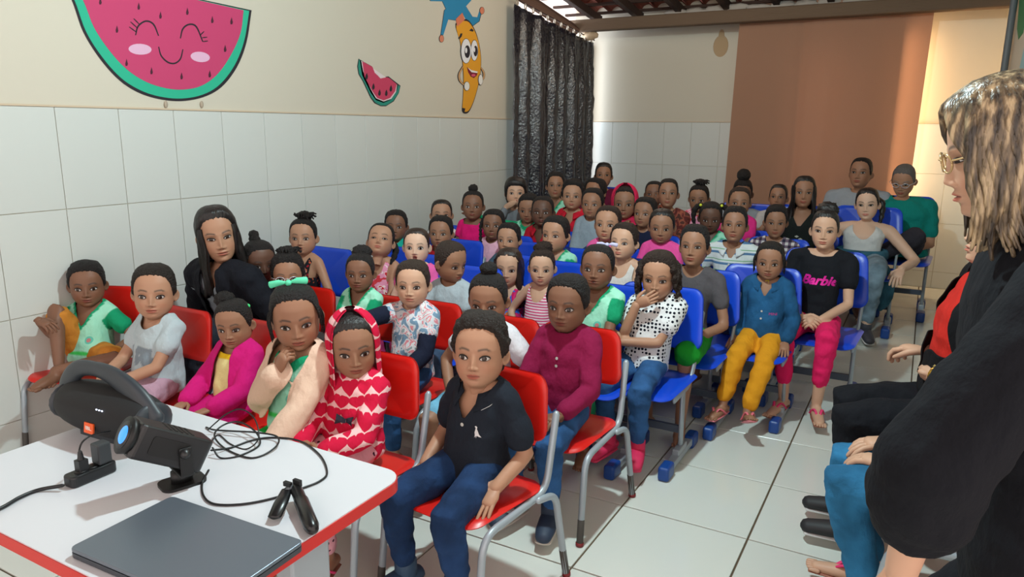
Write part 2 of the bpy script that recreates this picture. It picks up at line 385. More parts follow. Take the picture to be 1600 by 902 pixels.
def build_hair(style, child, lod, seed):
    """returns list of (V,F) in head units"""
    P = []; S = style.split('+')
    base = S[0]
    kw = dict(buzz=dict(T=.018, namp=.004, nfreq=14), short=dict(T=.034, namp=.014, nfreq=11, top=.02), curl=dict(T=.05, namp=.034, nfreq=11, top=.045), fringe=dict(T=.07, namp=.02, nfreq=6, shift=-.13, top=.03),
              slick=dict(T=.02, namp=.005, nfreq=12, top=.005), partc=dict(T=.028, namp=.006, nfreq=12, part=.0001), thick=dict(T=.065, namp=.012, nfreq=5, part=.02), afro=dict(T=.12, namp=.04, nfreq=8, top=.05), low=dict(T=.035, namp=.01, nfreq=9, shift=-.03, top=.0),
              bald=dict(T=.012, namp=.003, nfreq=14, shift=.05))[base]
    P.append(hair_cap(child, lod=lod, seed=seed, **kw))
    for e in S[1:]:
        if e == 'topbun': P.append(noisy_ball((0, .08, .60), (.17, .17, .14), .16, 3, seed=seed))
        elif e == 'tallbun': P.append(noisy_ball((0, .10, .66), (.24, .24, .22), .06, 3, seed=seed))
        elif e == 'wildbun':
            P.append(noisy_ball((.02, .1, .58), (.2, .2, .15), .22, 3, seed=seed))
            for k in range(16):
                a = k*2.4; P.append(lock([(.02, .1, .58), (.02+.2*math.cos(a), .1+.18*math.sin(a), .62+.05*math.sin(k)), (.04+.3*math.cos(a), .1+.24*math.sin(a), .58+.08*math.sin(k*1.7))], .045, .02, 5))
        elif e == 'bunback': P.append(noisy_ball((.0, .42, .3), (.17, .15, .16), .16, 3, seed=seed))
        elif e == 'puff': P.append(noisy_ball((0, .22, .52), (.27, .22, .2), .2, 4, seed=seed, n=30, m=20))
        elif e == 'sidepuffR': P.append(noisy_ball((-.2, .2, .5), (.22, .2, .17), .22, 4, seed=seed))
        elif e == 'twopuffs':
            for sd in (-1, 1): P.append(noisy_ball((sd*.43, .18, .22), (.13, .14, .2), .12, 3, seed=seed+sd))
        elif e == 'twotails':
            for sd in (-1, 1):
                P.append(noisy_ball((sd*.36, .1, .36), (.11, .11, .09), .1, 3, seed=seed+sd))
                P.append(lock([(sd*.36, .1, .38), (sd*.50, .08, .28), (sd*.56, .04, .0), (sd*.5, 0, -.3)], .1, .05, 8, seed))
        elif e == 'tailtop': P.append(lock([(0, .2, .46), (0, .36, .62), (.02, .52, .45), (.03, .5, .1)], .12, .04, 8, seed))
        elif e == 'tail': P.append(lock([(0, .36, .22), (0, .52, .22), (.04, .56, -.1), (.06, .5, -.5)], .11, .05, 8, seed))
        elif e == 'tailL': P.append(lock([(.1, .34, .15), (.38, .4, -.0), (.42, .22, -.35), (.38, .05, -.62)], .11, .05, 8, seed))
        elif e == 'long': P.append(hair_curtain(.98, child, 66, seed=seed, lod=lod, flare=.12))
        elif e == 'longfront': P.append(hair_curtain(1.1, child, 52, seed=seed, lod=lod, flare=.10, topz=.2, out=.04, frontpull=.15))
        elif e == 'mid': P.append(hair_curtain(.62, child, 66, seed=seed, lod=lod, flare=.1, wave=.03))
        elif e == 'curlymid':
            rr = random.Random(seed)
            for k in range(34):
                a = math.radians(58+(360-116)*k/33); x0 = .36*math.sin(a); y0 = -.36*math.cos(a)
                z0 = .25+.1*rr.random(); zl = -.15-.35*rr.random(); pts = [(x0*.8, y0*.8, z0)]
                for q in range(1, 8):
                    s = q/7; ro = 1.1+.25*s; pts.append((x0*ro+.035*math.sin(q*2.2+k), y0*ro+.035*math.cos(q*2.2+k*1.3), z0+(zl-z0)*s))
                P.append(lock(pts, .055, .03, 6, k, 3))
        elif e == 'braidfront':
            for sd in (-1, 1):
                pts = [(sd*.3, -.1, .3), (sd*.42, -.1, .0), (sd*.42, -.12, -.35), (sd*.4, -.2, -.7)]
                Q = smooth_path(pts, 7); P.append(tube(Q, [.055+.02*math.sin(i*2.4) for i in range(len(Q))], 7, 2))
        elif e == 'wisps':
            for sd in (-1, 1):
                for k in range(3): P.append(lock([(sd*.3, -.2, .28), (sd*(.37+.02*k), -.22+.05*k, .05), (sd*(.36+.02*k), -.16+.05*k, -.25-.05*k)], .022, .008, 5, k))
    V = []; F = []
    for v, f in P:
        o = len(V); V += [tuple(map(float, q)) for q in v]; F += [tuple(i+o for i in q) for q in f]
    return np.array(V), F
# ------------------------------------------------------------------ people
SK = dict(d1=rgb(98, 68, 54), d2=rgb(126, 88, 68), m1=rgb(152, 110, 86), m2=rgb(176, 132, 106), l1=rgb(200, 158, 132), l2=rgb(216, 178, 154))
BLACKHAIR, DARKBROWN = rgb(26, 22, 22), rgb(44, 31, 25)
def skin_mat(): return mat('skin', rough=.5, spec=.35, attr=True)
def hair_mat(kind='straight', col=BLACKHAIR):
    n = 'hair_'+kind+'_%d' % int(sum(col)*9000)
    if kind == 'curly': return mat(n, col, .62, spec=.35, bump=(160, .9, .012))
    return mat(n, col, .42, spec=.45, bump=(150, .6, .006, (1, 1, .18)))
def cloth(kind='plain'):
    n = 'cloth_'+kind
    if n in MATS: return MATS[n]
    m = mat(n, rough=.88, spec=.2, attr=(kind in ('plain', 'denim')), bump=(26, .55, .02, (1, 1, .6)) if kind != 'denim' else (22, .7, .02, (1, .8, .7)))
    nt = m.node_tree; b = bsdf(m); L = nt.links.new
    tc = node(m, 'ShaderNodeTexCoord')
    def ramp(stops, src, const=True):
        cr = node(m, 'ShaderNodeValToRGB'); cr.color_ramp.interpolation = 'CONSTANT' if const else 'LINEAR'; e = cr.color_ramp.elements
        e[0].position = stops[0][0]; e[0].color = (*stops[0][1], 1); e[1].position = stops[1][0]; e[1].color = (*stops[1][1], 1)
        for p, c in stops[2:]: k = e.new(p); k.color = (*c, 1)
        L(src, cr.inputs[0]); L(cr.outputs[0], b.inputs['Base Color']); return cr
    if kind == 'dots':
        v = node(m, 'ShaderNodeTexVoronoi'); v.inputs['Scale'].default_value = 62; v.inputs['Randomness'].default_value = .25; L(tc.outputs['Object'], v.inputs['Vector'])
        ramp([(0, rgb(22, 26, 40)), (.36, rgb(222, 224, 226))], v.outputs['Distance'])
    elif kind == 'bigdots':
        v = node(m, 'ShaderNodeTexVoronoi'); v.inputs['Scale'].default_value = 34; v.inputs['Randomness'].default_value = .2; L(tc.outputs['Object'], v.inputs['Vector'])
        ramp([(0, rgb(30, 32, 42)), (.34, rgb(210, 206, 205))], v.outputs['Distance'])
    elif kind == 'hearts':
        def M(op, a, b_=None, c_=None):
            n = node(m, 'ShaderNodeMath', operation=op)
            for k, v in enumerate((a, b_, c_)):
                if v is None: continue
                if isinstance(v, (int, float)): n.inputs[k].default_value = v
                else: L(v, n.inputs[k])
            return n.outputs[0]
        nz = node(m, 'ShaderNodeTexNoise'); nz.inputs['Scale'].default_value = 9; L(tc.outputs['Object'], nz.inputs['Vector'])
        sp = node(m, 'ShaderNodeSeparateXYZ'); L(tc.outputs['Object'], sp.inputs[0]); ns = node(m, 'ShaderNodeSeparateColor'); L(nz.outputs['Color'], ns.inputs[0])
        x = M('ADD', sp.outputs['X'], M('MULTIPLY', ns.outputs[0], .05)); x = M('ADD', x, M('MULTIPLY', sp.outputs['Y'], .7)); z = M('ADD', sp.outputs['Z'], M('MULTIPLY', ns.outputs[1], .05))
        Z = M('DIVIDE', z, .044); row = M('FLOOR', Z); X = M('ADD', M('DIVIDE', x, .058), M('MULTIPLY', row, .5))
        u = M('MULTIPLY', M('SUBTRACT', M('FRACT', X), .5), 2.15); v = M('MULTIPLY', M('SUBTRACT', M('FRACT', Z), .42), 2.2)
        q = M('SUBTRACT', M('MULTIPLY', v, 1.12), M('MULTIPLY', M('SQRT', M('ABSOLUTE', u)), .62)); f = M('MULTIPLY', M('ADD', M('MULTIPLY', u, u), M('MULTIPLY', q, q)), .5)
        ramp([(0, rgb(205, 24, 64)), (.66, rgb(238, 192, 192))], f)
    elif kind == 'heartslining':
        v = node(m, 'ShaderNodeTexVoronoi'); v.inputs['Scale'].default_value = 40; L(tc.outputs['Object'], v.inputs['Vector'])
        ramp([(0, rgb(70, 34, 50)), (.22, rgb(224, 160, 172))], v.outputs['Distance'])
    elif kind in ('floral', 'marble', 'camo', 'blossom', 'darkfloral'):
        v = node(m, 'ShaderNodeTexNoise'); v.inputs['Scale'].default_value = {'floral': 26, 'marble': 22, 'camo': 26, 'blossom': 30, 'darkfloral': 34}[kind]; v.inputs['Detail'].default_value = 1.5; v.inputs['Distortion'].default_value = 1.2 if kind == 'marble' else .3
        L(tc.outputs['Object'], v.inputs['Vector'])
        pal = dict(floral=[(0, rgb(40, 90, 190)), (.40, rgb(190, 30, 90)), (.5, rgb(205, 45, 110)), (.58, rgb(60, 130, 210)), (.64, rgb(225, 120, 60))],
                   marble=[(0, rgb(120, 150, 175)), (.42, rgb(214, 216, 222)), (.52, rgb(222, 140, 150)), (.58, rgb(226, 224, 226)), (.66, rgb(150, 165, 170))],
                   camo=[(0, rgb(88, 40, 38)), (.45, rgb(122, 58, 50)), (.53, rgb(150, 84, 66)), (.6, rgb(84, 50, 44))],
                   blossom=[(0, rgb(205, 60, 70)), (.40, rgb(228, 150, 180)), (.60, rgb(236, 214, 214)), (.66, rgb(200, 40, 60))],
                   darkfloral=[(0, rgb(150, 30, 40)), (.36, rgb(26, 26, 32)), (.62, rgb(190, 90, 60)), (.68, rgb(190, 180, 170))])[kind]
        ramp(pal, v.outputs['Fac'])
    elif kind in ('stripes_pink', 'stripes_blue', 'plaid'):
        sp = node(m, 'ShaderNodeSeparateXYZ'); L(tc.outputs['Object'], sp.inputs[0])
        def wav(sock, k):
            a = node(m, 'ShaderNodeMath', operation='MULTIPLY'); a.inputs[1].default_value = k; L(sock, a.inputs[0])
            f = node(m, 'ShaderNodeMath', operation='FRACT'); L(a.outputs[0], f.inputs[0]); return f.outputs[0]
        if kind == 'stripes_pink': ramp([(0, rgb(206, 52, 110)), (.42, rgb(232, 210, 214))], wav(sp.outputs['Z'], 72))
        elif kind == 'stripes_blue': ramp([(0, rgb(206, 214, 216)), (.40, rgb(84, 120, 158)), (.62, rgb(206, 214, 216)), (.80, rgb(120, 170, 130)), (.88, rgb(206, 214, 216))], wav(sp.outputs['Z'], 17))
        else:
            w1 = wav(sp.outputs['Z'], 28); w2 = wav(sp.outputs['X'], 28)
            g1 = node(m, 'ShaderNodeMath', operation='GREATER_THAN'); g1.inputs[1].default_value = .5; L(w1, g1.inputs[0])
            g2 = node(m, 'ShaderNodeMath', operation='GREATER_THAN'); g2.inputs[1].default_value = .5; L(w2, g2.inputs[0])
            a = node(m, 'ShaderNodeMath', operation='ADD'); L(g1.outputs[0], a.inputs[0]); L(g2.outputs[0], a.inputs[1]); h = node(m, 'ShaderNodeMath', operation='MULTIPLY'); h.inputs[1].default_value = .5; L(a.outputs[0], h.inputs[0])
            ramp([(0, rgb(205, 200, 200)), (.3, rgb(112, 96, 112)), (.8, rgb(48, 44, 62))], h.outputs[0])
    elif kind == 'denim':
        n = node(m, 'ShaderNodeTexNoise'); n.inputs['Scale'].default_value = 9; L(tc.outputs['Object'], n.inputs['Vector'])
        a = [x for x in nt.nodes if x.type == 'ATTRIBUTE'][0]; hsv = node(m, 'ShaderNodeHueSaturation'); mr = node(m, 'ShaderNodeMapRange'); mr.inputs['From Min'].default_value = .35; mr.inputs['From Max'].default_value = .7; mr.inputs['To Min'].default_value = .75; mr.inputs['To Max'].default_value = 1.5
        L(n.outputs['Fac'], mr.inputs[0]); L(mr.outputs[0], hsv.inputs['Value']); L(a.outputs['Color'], hsv.inputs['Color']); L(hsv.outputs[0], b.inputs['Base Color'])
    return m

def ik(a, b, l1, l2, pole):
    d = b-a; L = d.length; Lm = (l1+l2)*.995
    if L > Lm: b = a+d*(Lm/L); d = b-a; L = Lm
    if L < abs(l1-l2)*1.05: L = abs(l1-l2)*1.05
    x = (l1*l1-l2*l2+L*L)/(2*L); h = math.sqrt(max(l1*l1-x*x, 0)); dn = d.normalized(); p = pole-dn*pole.dot(dn); p.normalize()
    return a+dn*x+p*h, b
def hand_geo(mb, wrist, d, pn, size, curl, side, col, spread=1.0, nails=False):
    """palm + 4 fingers + thumb; d = pointing direction, pn = palm normal (palm faces pn)"""
    d = Vector(d).normalized(); pn = Vector(pn); pn = (pn-d*pn.dot(d)).normalized(); s = d.cross(pn)*side   # s points to the thumb side
    if True:
        W = Vector(wrist); pl = size*.5
        P = [W-d*size*.12, W+d*pl*.15, W+d*pl*.55, W+d*pl*.98]
        mb.tube(P, [size*.15, size*.17, size*.225, size*.215], 10, 2, flat=(1.0, .48), up=pn, col=col)
        for k, (off, ln) in enumerate(((.155, .44), (.052, .50), (-.052, .46), (-.15, .36))):
            b0 = W+d*pl*.9+s*size*off; dd = (d+s*off*.6*spread*1.3).normalized(); c = curl*(1+.08*k)
            pts = [b0]; ang = c*.35
            for sl in (.45, .32, .25):
                v = dd*math.cos(ang)+pn*math.sin(ang); pts.append(pts[-1]+v*size*ln*sl); ang += c*.75
            mb.tube(pts, [size*.062, size*.058, size*.052, size*.044], 7, 2, col=col)
        b0 = W+d*pl*.28+s*size*.15; t1 = (d*.55+s*.75+pn*.15).normalized(); t2 = (d*.9+s*.25+pn*(.25+.3*curl)).normalized()
        mb.tube([b0-t1*size*.08, b0+t1*size*.16, b0+t1*size*.16+t2*size*.17, b0+t1*size*.16+t2*size*.3], [size*.085, size*.075, size*.062, size*.048], 7, 2, col=col)

PENDING = []   # (object, finish function): voxel-merged bodies and clothes are all evaluated in one go
def seg_d(P, a, b):
    a = np.array(a); b = np.array(b); ab = b-a; t = np.clip(((P-a)@ab)/(ab@ab), 0, 1); return np.linalg.norm(P-a-t[:, None]*ab, axis=1), ((P-a)@ab)/(ab@ab)
def merged(mb, voxel, finish, smooth_it=3):
    me = bpy.data.meshes.new('m'); me.from_pydata([tuple(v) for v in mb.V], [], mb.F); o = bpy.data.objects.new('m', me); COL.objects.link(o)
    r = o.modifiers.new('r', 'REMESH'); r.mode = 'VOXEL'; r.voxel_size = voxel; r.use_smooth_shade = True
    if smooth_it: s = o.modifiers.new('s', 'SMOOTH'); s.iterations = smooth_it; s.factor = .5
    PENDING.append((o, finish))
def flush():
    dg = bpy.context.evaluated_depsgraph_get(); res = []
    for o, fin in PENDING:
        me = bpy.data.meshes.new_from_object(o.evaluated_get(dg)); n = len(me.vertices); V = np.zeros(n*3); me.vertices.foreach_get('co', V); F = [tuple(p.vertices) for p in me.polygons]
        res.append((fin, V.reshape(-1, 3), F)); bpy.data.meshes.remove(me)
    for o, fin in PENDING: m = o.data; bpy.data.objects.remove(o); bpy.data.meshes.remove(m)
    PENDING.clear()
    for fin, V, F in res: fin(V, F)
def cull(V, F, C, dead):
    F = [f for f in F if not all(dead[i] for i in f)]
    used = np.zeros(len(V), bool)
    for f in F:
        for i in f: used[i] = True
    idx = np.cumsum(used)-1
    return V[used], [tuple(int(idx[i]) for i in f) for f in F], (C[used] if C is not None else None)
def snap(V, F, fld):
    V = V.copy(); dead = fld < 0; acc = {}
    for f in F:
        dd = [dead[i] for i in f]
        if any(dd) and not all(dd):
            n = len(f)
            for k in range(n):
                i = f[k]
                if dead[i]:
                    for j in (f[k-1], f[(k+1) % n]):
                        if not dead[j]: acc.setdefault(i, set()).add(j)
                    if not acc.get(i):
                        for j in f:
                            if not dead[j]: acc.setdefault(i, set()).add(j)
    out = V.copy()
    for i, js in acc.items():
        pts = []
        for j in js:
            t = fld[j]/(fld[j]-fld[i]+1e-9); pts.append(V[j]+(V[i]-V[j])*min(max(t, 0), 1))
        out[i] = np.mean(pts, axis=0)
    return out
def wrinkle(V, amp, fr, seed):
    out = V.copy()
    for i, v in enumerate(V):
        p = Vector(v)*fr+Vector((seed, 0, seed*.5)); n = noise.noise_vector(Vector((p.x, p.y, p.z*1.6))); out[i] += np.array(n)*amp
    return out
DIM = dict(
    kid=dict(sw=.46, ua=.92, fa=.77, ha=.58, th=1.36, sh=1.34, hip=.26, ra=(.15, .125, .095), rl=(.27, .205, .185, .12), hw=(.42, .43, .40, .40, .41, .37, .28), hd=(.36, .38, .36, .33, .30, .25, .20), nb=.53),
    tot=dict(sw=.43, ua=.84, fa=.70, ha=.54, th=1.22, sh=1.22, hip=.24, ra=(.14, .118, .09), rl=(.25, .195, .17, .115), hw=(.40, .41, .39, .38, .38, .34, .26), hd=(.35, .37, .36, .32, .29, .24, .19), nb=.50),
    teen=dict(sw=.70, ua=1.15, fa=.98, ha=.66, th=1.75, sh=1.75, hip=.32, ra=(.165, .13, .10), rl=(.29, .22, .19, .13), hw=(.52, .50, .44, .48, .53, .48, .30), hd=(.40, .38, .34, .34, .34, .26, .20), nb=.60),
    adult=dict(sw=.80, ua=1.25, fa=1.08, ha=.74, th=1.9, sh=1.85, hip=.38, ra=(.21, .16, .115), rl=(.37, .26, .22, .15), hw=(.70, .66, .58, .62, .68, .60, .36), hd=(.52, .50, .46, .46, .46, .34, .24), nb=.64))
DIM['reach'] = dict(DIM['adult'], ua=1.6, fa=1.2); DIM['short'] = dict(DIM['adult'], th=1.5, sh=1.7)
PEOPLE = []
def person(label, px, yt, yc, Y, hair='short', hcol=BLACKHAIR, hk='curly', skin='m1', top=None, legs=None, shoes=None, arms=('lap', 'lap'),
           look=0, pitch=-6, roll=0, turn=None, body=0, lean=0.0, side=0.0, dim='kid', seat=.345, lod=1, mouth=0, gaze=(-.2, 0), opn=1.0, fat=1.0,
           loc=None, hh=None, feet=None, group='children and adults seated in rows', chair=None, hands=True, slim=1.0, headloc=None, lap_y=None, extra=None, legpose=None, hfwd=0.):
    child = dim in ('kid', 'tot'); D = dict(DIM[dim]); rnd = random.Random(int(px*7+yt)); seed = rnd.random()*40
    cy_ = (yt+yc)/2
    if headloc is None:
        hp = at(px, cy_, 1, Y); depth = float((hp-CAM)@CF); h = (yc-yt)*depth/FPX*.95 if hh is None else hh
        hp = at(px, cy_+(yc-yt)*.02, 1, Y)
    else: hp = np.array(headloc, float); h = hh
    th = math.radians(body)                      # facing: 0 = towards the front of the room
    camth = math.atan2(CAM[0]-hp[0], hp[1]-CAM[1]); hth = camth+math.radians(look) if turn is None else math.radians(turn)
    fwd = np.array([math.sin(th), -math.cos(th)]); rt = np.array([math.cos(th), math.sin(th)])   # rt = +X local
    base = hp[:2]-fwd*(lean-.02)-rt*side
    root = empty('person', (base[0], base[1], 0), th); tag(root, label, 'person', group)
    hl = Vector((side, -(lean-.02), hp[2])); dyaw = hth-th
    pel = Vector((0, 0, seat+.30*h)); U = h
    RM = Matrix.Rotation(dyaw, 3, 'Z') @ Matrix.Rotation(math.radians(roll), 3, 'Y') @ Matrix.Rotation(math.radians(pitch), 3, 'X')
    HM = Matrix.Translation(hl) @ RM.to_4x4() @ Matrix.Scale(h, 4)
    nb = hl+Vector((0, .05*h+hfwd, 0))+Vector((0, 0, -D['nb']*h)); spine = nb-pel
    X = Vector((1, 0, 0)); shs = {}
    sx = D['sw']*h*slim
    for sd, nm in ((-1, 'R'), (1, 'L')): shs[nm] = nb+Vector((sd*sx, .02*h, -(.17 if child else .20)*h))
    thz = seat+.26*h+.16*h
    mouthp = HM @ Vector((0, -.44, FEAT[child]['mz'])); J = {}
    armd = {}
    for sd, nm in ((-1, 'R'), (1, 'L')):
        pose = arms[0 if nm == 'R' else 1]; S = shs[nm]; pole = Vector((sd*.7, .5, -.6)); hd = Vector((-sd*.35, -1, -.1)); pn = Vector((0, -.1, -1)); curl = .45
        if pose == 'lap': Wt = Vector((sd*.40*h, -.95*h, thz+.08*h))
        elif pose == 'clasp': Wt = Vector((sd*.24*h, -.98*h, thz+.16*h)); hd = Vector((-sd*.9, -.6, -.1)); pn = Vector((-sd*.2, .5, -.6)); curl = .8
        elif pose == 'side': Wt = Vector((sd*.66*h, -.40*h, seat+.24*h)); hd = Vector((sd*.10, -.85, -.46)); pn = Vector((0, -.3, -1)); curl = .12; pole = Vector((sd*.35, .9, 0))
        elif pose == 'down': Wt = Vector((sd*.62*h, -.35*h, thz-.1*h)); hd = Vector((0, -.7, -.5)); pole = Vector((sd, .6, 0))
        elif pose == 'mouth': Wt = mouthp+Vector((sd*.26*h, -.20*h, -.42*h)); hd = Vector((-sd*.38, .12, .9)); pn = Vector((-sd*.3, 1, 0)); curl = 1.15; pole = Vector((sd*.45, -.3, -1))
        elif pose == 'mouthflat': Wt = mouthp+Vector((sd*.34*h, -.14*h, -.26*h)); hd = Vector((-sd*.9, -.05, .5)); pn = Vector((0, 1, .1)); curl = .5; pole = Vector((sd*.3, -.4, -1))
        elif pose == 'chin': Wt = mouthp+Vector((sd*.18*h, -.02*h, -.62*h)); hd = Vector((-sd*.3, 0, 1)); pn = Vector((0, 1, .3)); curl = 1.2; pole = Vector((sd*.5, -.4, -1))
        elif pose == 'cross': Wt = Vector((-sd*.30*h, -.62*h, nb.z-1.0*h+.1*h*sd)); hd = Vector((-sd, -.1, .15)); pn = Vector((0, 1, 0)); pole = Vector((sd*.8, -.1, -.9)); curl = .3
        elif pose == 'up': Wt = Vector((sd*.9*h, -.5*h, nb.z-.05*h)); hd = Vector((-sd*.8, -.2, .3)); pole = Vector((sd, 0, -.5))
        else:
            if 'wp' in pose: q_ = np.array(pose['wp'][:2])-base; pose = dict(pose, w=(float(q_@rt), -float(q_@fwd), pose['wp'][2]))
            Wt = Vector(pose['w']); hd = Vector(pose.get('d', hd)); pn = Vector(pose.get('n', pn)); curl = pose.get('c', curl); pole = Vector(pose.get('p', pole))
        E, Wr = ik(S, Wt, D['ua']*h, D['fa']*h, pole); armd[nm] = (S, E, Wr, hd, pn, curl)
    legd = {}
    for sd, nm in ((-1, 'R'), (1, 'L')):
        Hp = pel+Vector((sd*D['hip']*h, -.05*h, -.03*h))
        if legpose and legpose.get(nm): tgt, pl_, fd = legpose[nm]; tgt = Vector(tgt); pl_ = Vector(pl_); fd = Vector(fd)
        else:
            ax = feet if feet is not None else (D['hip']+.08)*h
            reach = D['th']*h*(.84 if child else .95); tgt = Vector((sd*ax, -reach, max(.30*h*.9, seat-D['sh']*h*1.0+.1*h) if child else .10)); pl_ = Vector((sd*.15, -1, .9)); fd = Vector((sd*.25, -1, -.05))
        K, A = ik(Hp, tgt, D['th']*h, D['sh']*h, pl_); legd[nm] = (Hp, K, A, fd)
    sc = np.array(SK[skin]) if isinstance(skin, str) else np.array(skin); skc = tuple(sc)
    vox = {0: .008, 1: .012, 2: .016}[lod] if dim not in ('adult', 'reach', 'short') else {0: .0105, 1: .014, 2: .018}[lod]
    # torso rings
    us = [0, .14, .36, .58, .76, .90, 1.0]
    def torso(mb, add, u0=0, z_add=0., flare=0.):
        V = []; F = []; n = 24; R_ = []
        uu = [u0+(1-u0)*k/12 for k in range(13)]
        for k, u in enumerate(uu):
            c = pel.lerp(nb, u); c = c+Vector((0, 0, -.18*h*(1-u)))
            hw = float(np.interp(u, us, D['hw']))*h*slim*fat+add; hdp = float(np.interp(u, us, D['hd']))*h*fat*slim+add
            if u < .3: hw += flare*(1-u/.3)*h; hdp += flare*(1-u/.3)*h
            if u > .97: hw *= .8
            R_.append([c+Vector((hw*math.copysign(abs(math.cos(a))**.8, math.cos(a)), hdp*math.copysign(abs(math.sin(a))**.8, math.sin(a))-.03*h*math.sin(u*3.1), 0)) for a in [2*math.pi*i/n for i in range(n)]])
        for r in R_: V += r
        for j in range(len(R_)-1):
            for i in range(n): F.append((j*n+i, j*n+(i+1) % n, (j+1)*n+(i+1) % n, (j+1)*n+i))
        F.append(tuple(range(n-1, -1, -1))); F.append(tuple((len(R_)-1)*n+k for k in range(n))); mb.add(V, F)
    def arm(mb, nm, add, f0=0, f1=2, bell=0.):
        S, E, Wr = armd[nm][:3]; ra = [r*h*(fat*.3+.7) for r in D['ra']]
        pts = []; N = 6
        for k in range(N+1): t = k/N; pts.append((t, S.lerp(E, t), ra[0]+(ra[1]-ra[0])*t))
        for k in range(1, N+1): t = k/N; pts.append((1+t, E.lerp(Wr, t), (ra[1]+(ra[2]-ra[1])*t)*(1+.10*math.sin(t*2.4))))
        pts = [p for p in pts if f0-1e-6 <= p[0] <= f1+1e-6]
        mb.tube([p[1] for p in pts], [p[2]+add+bell*h*(p[0]/max(f1, .01)) for p in pts], 12, 2)
    def shoulders(mb, add):
        for nm in 'RL':
            S = shs[nm]; mb.tube([nb+Vector((0, 0, -.12*h)), nb.lerp(S, .5)+Vector((0, 0, .02*h)), S], [.19*h+add, .17*h+add, D['ra'][0]*h*1.02+add], 12, 2)
    def leg(mb, nm, add, f1=2, bell=0.):
        Hp, K, A, fd = legd[nm]; rl = [r*h for r in D['rl']]; pts = []; N = 6
        for k in range(N+1): t = k/N; pts.append((t, Hp.lerp(K, t), rl[0]+(rl[1]-rl[0])*t))
        for k in range(1, N+1): t = k/N; pts.append((1+t, K.lerp(A, t), float(np.interp(t, [0, .3, 1], [rl[1], rl[2], rl[3]]))))
        pts = [p for p in pts if p[0] <= f1+1e-6]
        mb.tube([p[1] for p in pts], [p[2]+add+bell*h*p[0]/f1 for p in pts], 14, 2)
    def foot(mb, nm, add=0, col=None, sole=False):
        Hp, K, A, fd = legd[nm]; fd = fd.normalized(); L = (.86 if child else 1.05)*h; dn = Vector((0, 0, -1)); dn = (dn-fd*dn.dot(fd)).normalized()
        heel = A+dn*.16*h-fd*.18*h
        mb.tube([heel, A+dn*.13*h+fd*.1*h, A+dn*.17*h+fd*.40*h, A+dn*.20*h+fd*(L-.28*h)], [.13*h+add, .15*h+add, .15*h+add, .12*h+add], 12, 2, flat=(1.0, .72), up=dn, col=col)
        return heel, fd, dn, L
    # ---- body
    mb = MB(); torso(mb, -.015*h); shoulders(mb, -.005*h)
    mb.tube([nb+Vector((0, -.0*h, -.25*h)), nb+Vector((0, .0, .02*h)), HM @ Vector((0, .04, -.58)), HM @ Vector((0, .06, -.35))], [.24*h, .185*h, .165*h, .15*h], 16, 1)
    for nm in 'RL': arm(mb, nm, 0); leg(mb, nm, 0)
    if shoes in (None, 'sandal', 'flipflop'):
        for nm in 'RL': foot(mb, nm)
    hv, hf, hc = head_mesh(lod, child, skc, None, mouth, brow=np.array(hcol)*1.2+.003, fat=1.0)
    def fin_body(V, F):
        m2 = MB(); C = np.ones((len(V), 3))*sc
        W4 = np.array(HM); HV = (hv @ W4[:3, :3].T)+W4[:3, 3]
        if hands and lod < 2:
            for nm, sd in (('R', 1), ('L', -1)):
                S, E, Wr, hd, pn, curl = armd[nm]; hand_geo(m2, Wr, hd, pn, D['ha']*h, curl, sd, skc)
        else:
            for nm in 'RL': S, E, Wr, hd, pn, curl = armd[nm]; m2.tube([Wr, Wr+hd.normalized()*D['ha']*h*.5, Wr+hd.normalized()*D['ha']*h*.85], [.11*h, .12*h, .07*h], 8, 2, flat=(1, .5), up=pn, col=skc)
        if shoes in (None, 'sandal', 'flipflop') and lod < 2:
            for nm, sd in (('R', -1), ('L', 1)):
                Hp, K, A, fd = legd[nm]; fd = fd.normalized(); dn = Vector((0, 0, -1)); dn = (dn-fd*dn.dot(fd)).normalized(); sdv = fd.cross(dn); L = (.86 if child else 1.05)*h
                for k in range(5):
                    o = (k-2)*.058*h; c = A+dn*.21*h+fd*(L-.26*h-.012*h*(k-1)**2*.6)+sdv*(o*(-sd)); m2.tube([c, c+fd*.10*h], [.034*h*(1.35 if k == 0 else 1), .028*h*(1.35 if k == 0 else 1)], 7, 2, col=skc)
        o1 = len(V); allV = np.vstack([V, HV]+([np.array(m2.V)] if m2.V else [])); allC = np.vstack([C, hc]+([np.array(m2.C)] if m2.C else []))
        allF = list(F)+[tuple(i+o1 for i in f) for f in hf]; o2 = o1+len(HV); allF += [tuple(i+o2 for i in f) for f in m2.F]
        mesh_obj('body', allV, allF, skin_mat(), root, cols=allC)
    merged(mb, vox, fin_body, 2)
    # ---- eyes
    for s_ in (-1, 1):
        e = bpy.data.objects.new('eye', eye_mesh(child, s_, gaze, opn, 0 if lod == 0 else 1)); COL.objects.link(e); e.parent = root; e.matrix_local = HM
    # ---- hair
    if hair:
        V, F = build_hair(hair, child, lod, seed); W4 = np.array(HM); V = V @ W4[:3, :3].T+W4[:3, 3]
        mesh_obj('hair', V, F, hair_mat(hk, hcol), root)
    # ---- top
    ctx = dict(_torso=torso, _shoulders=shoulders, _arm=arm, _vox=vox, root=root, h=h, nb=nb, pel=pel, HM=HM, shs=shs, armd=armd, legd=legd, D=D, seat=seat, child=child, lod=lod, decal=[])
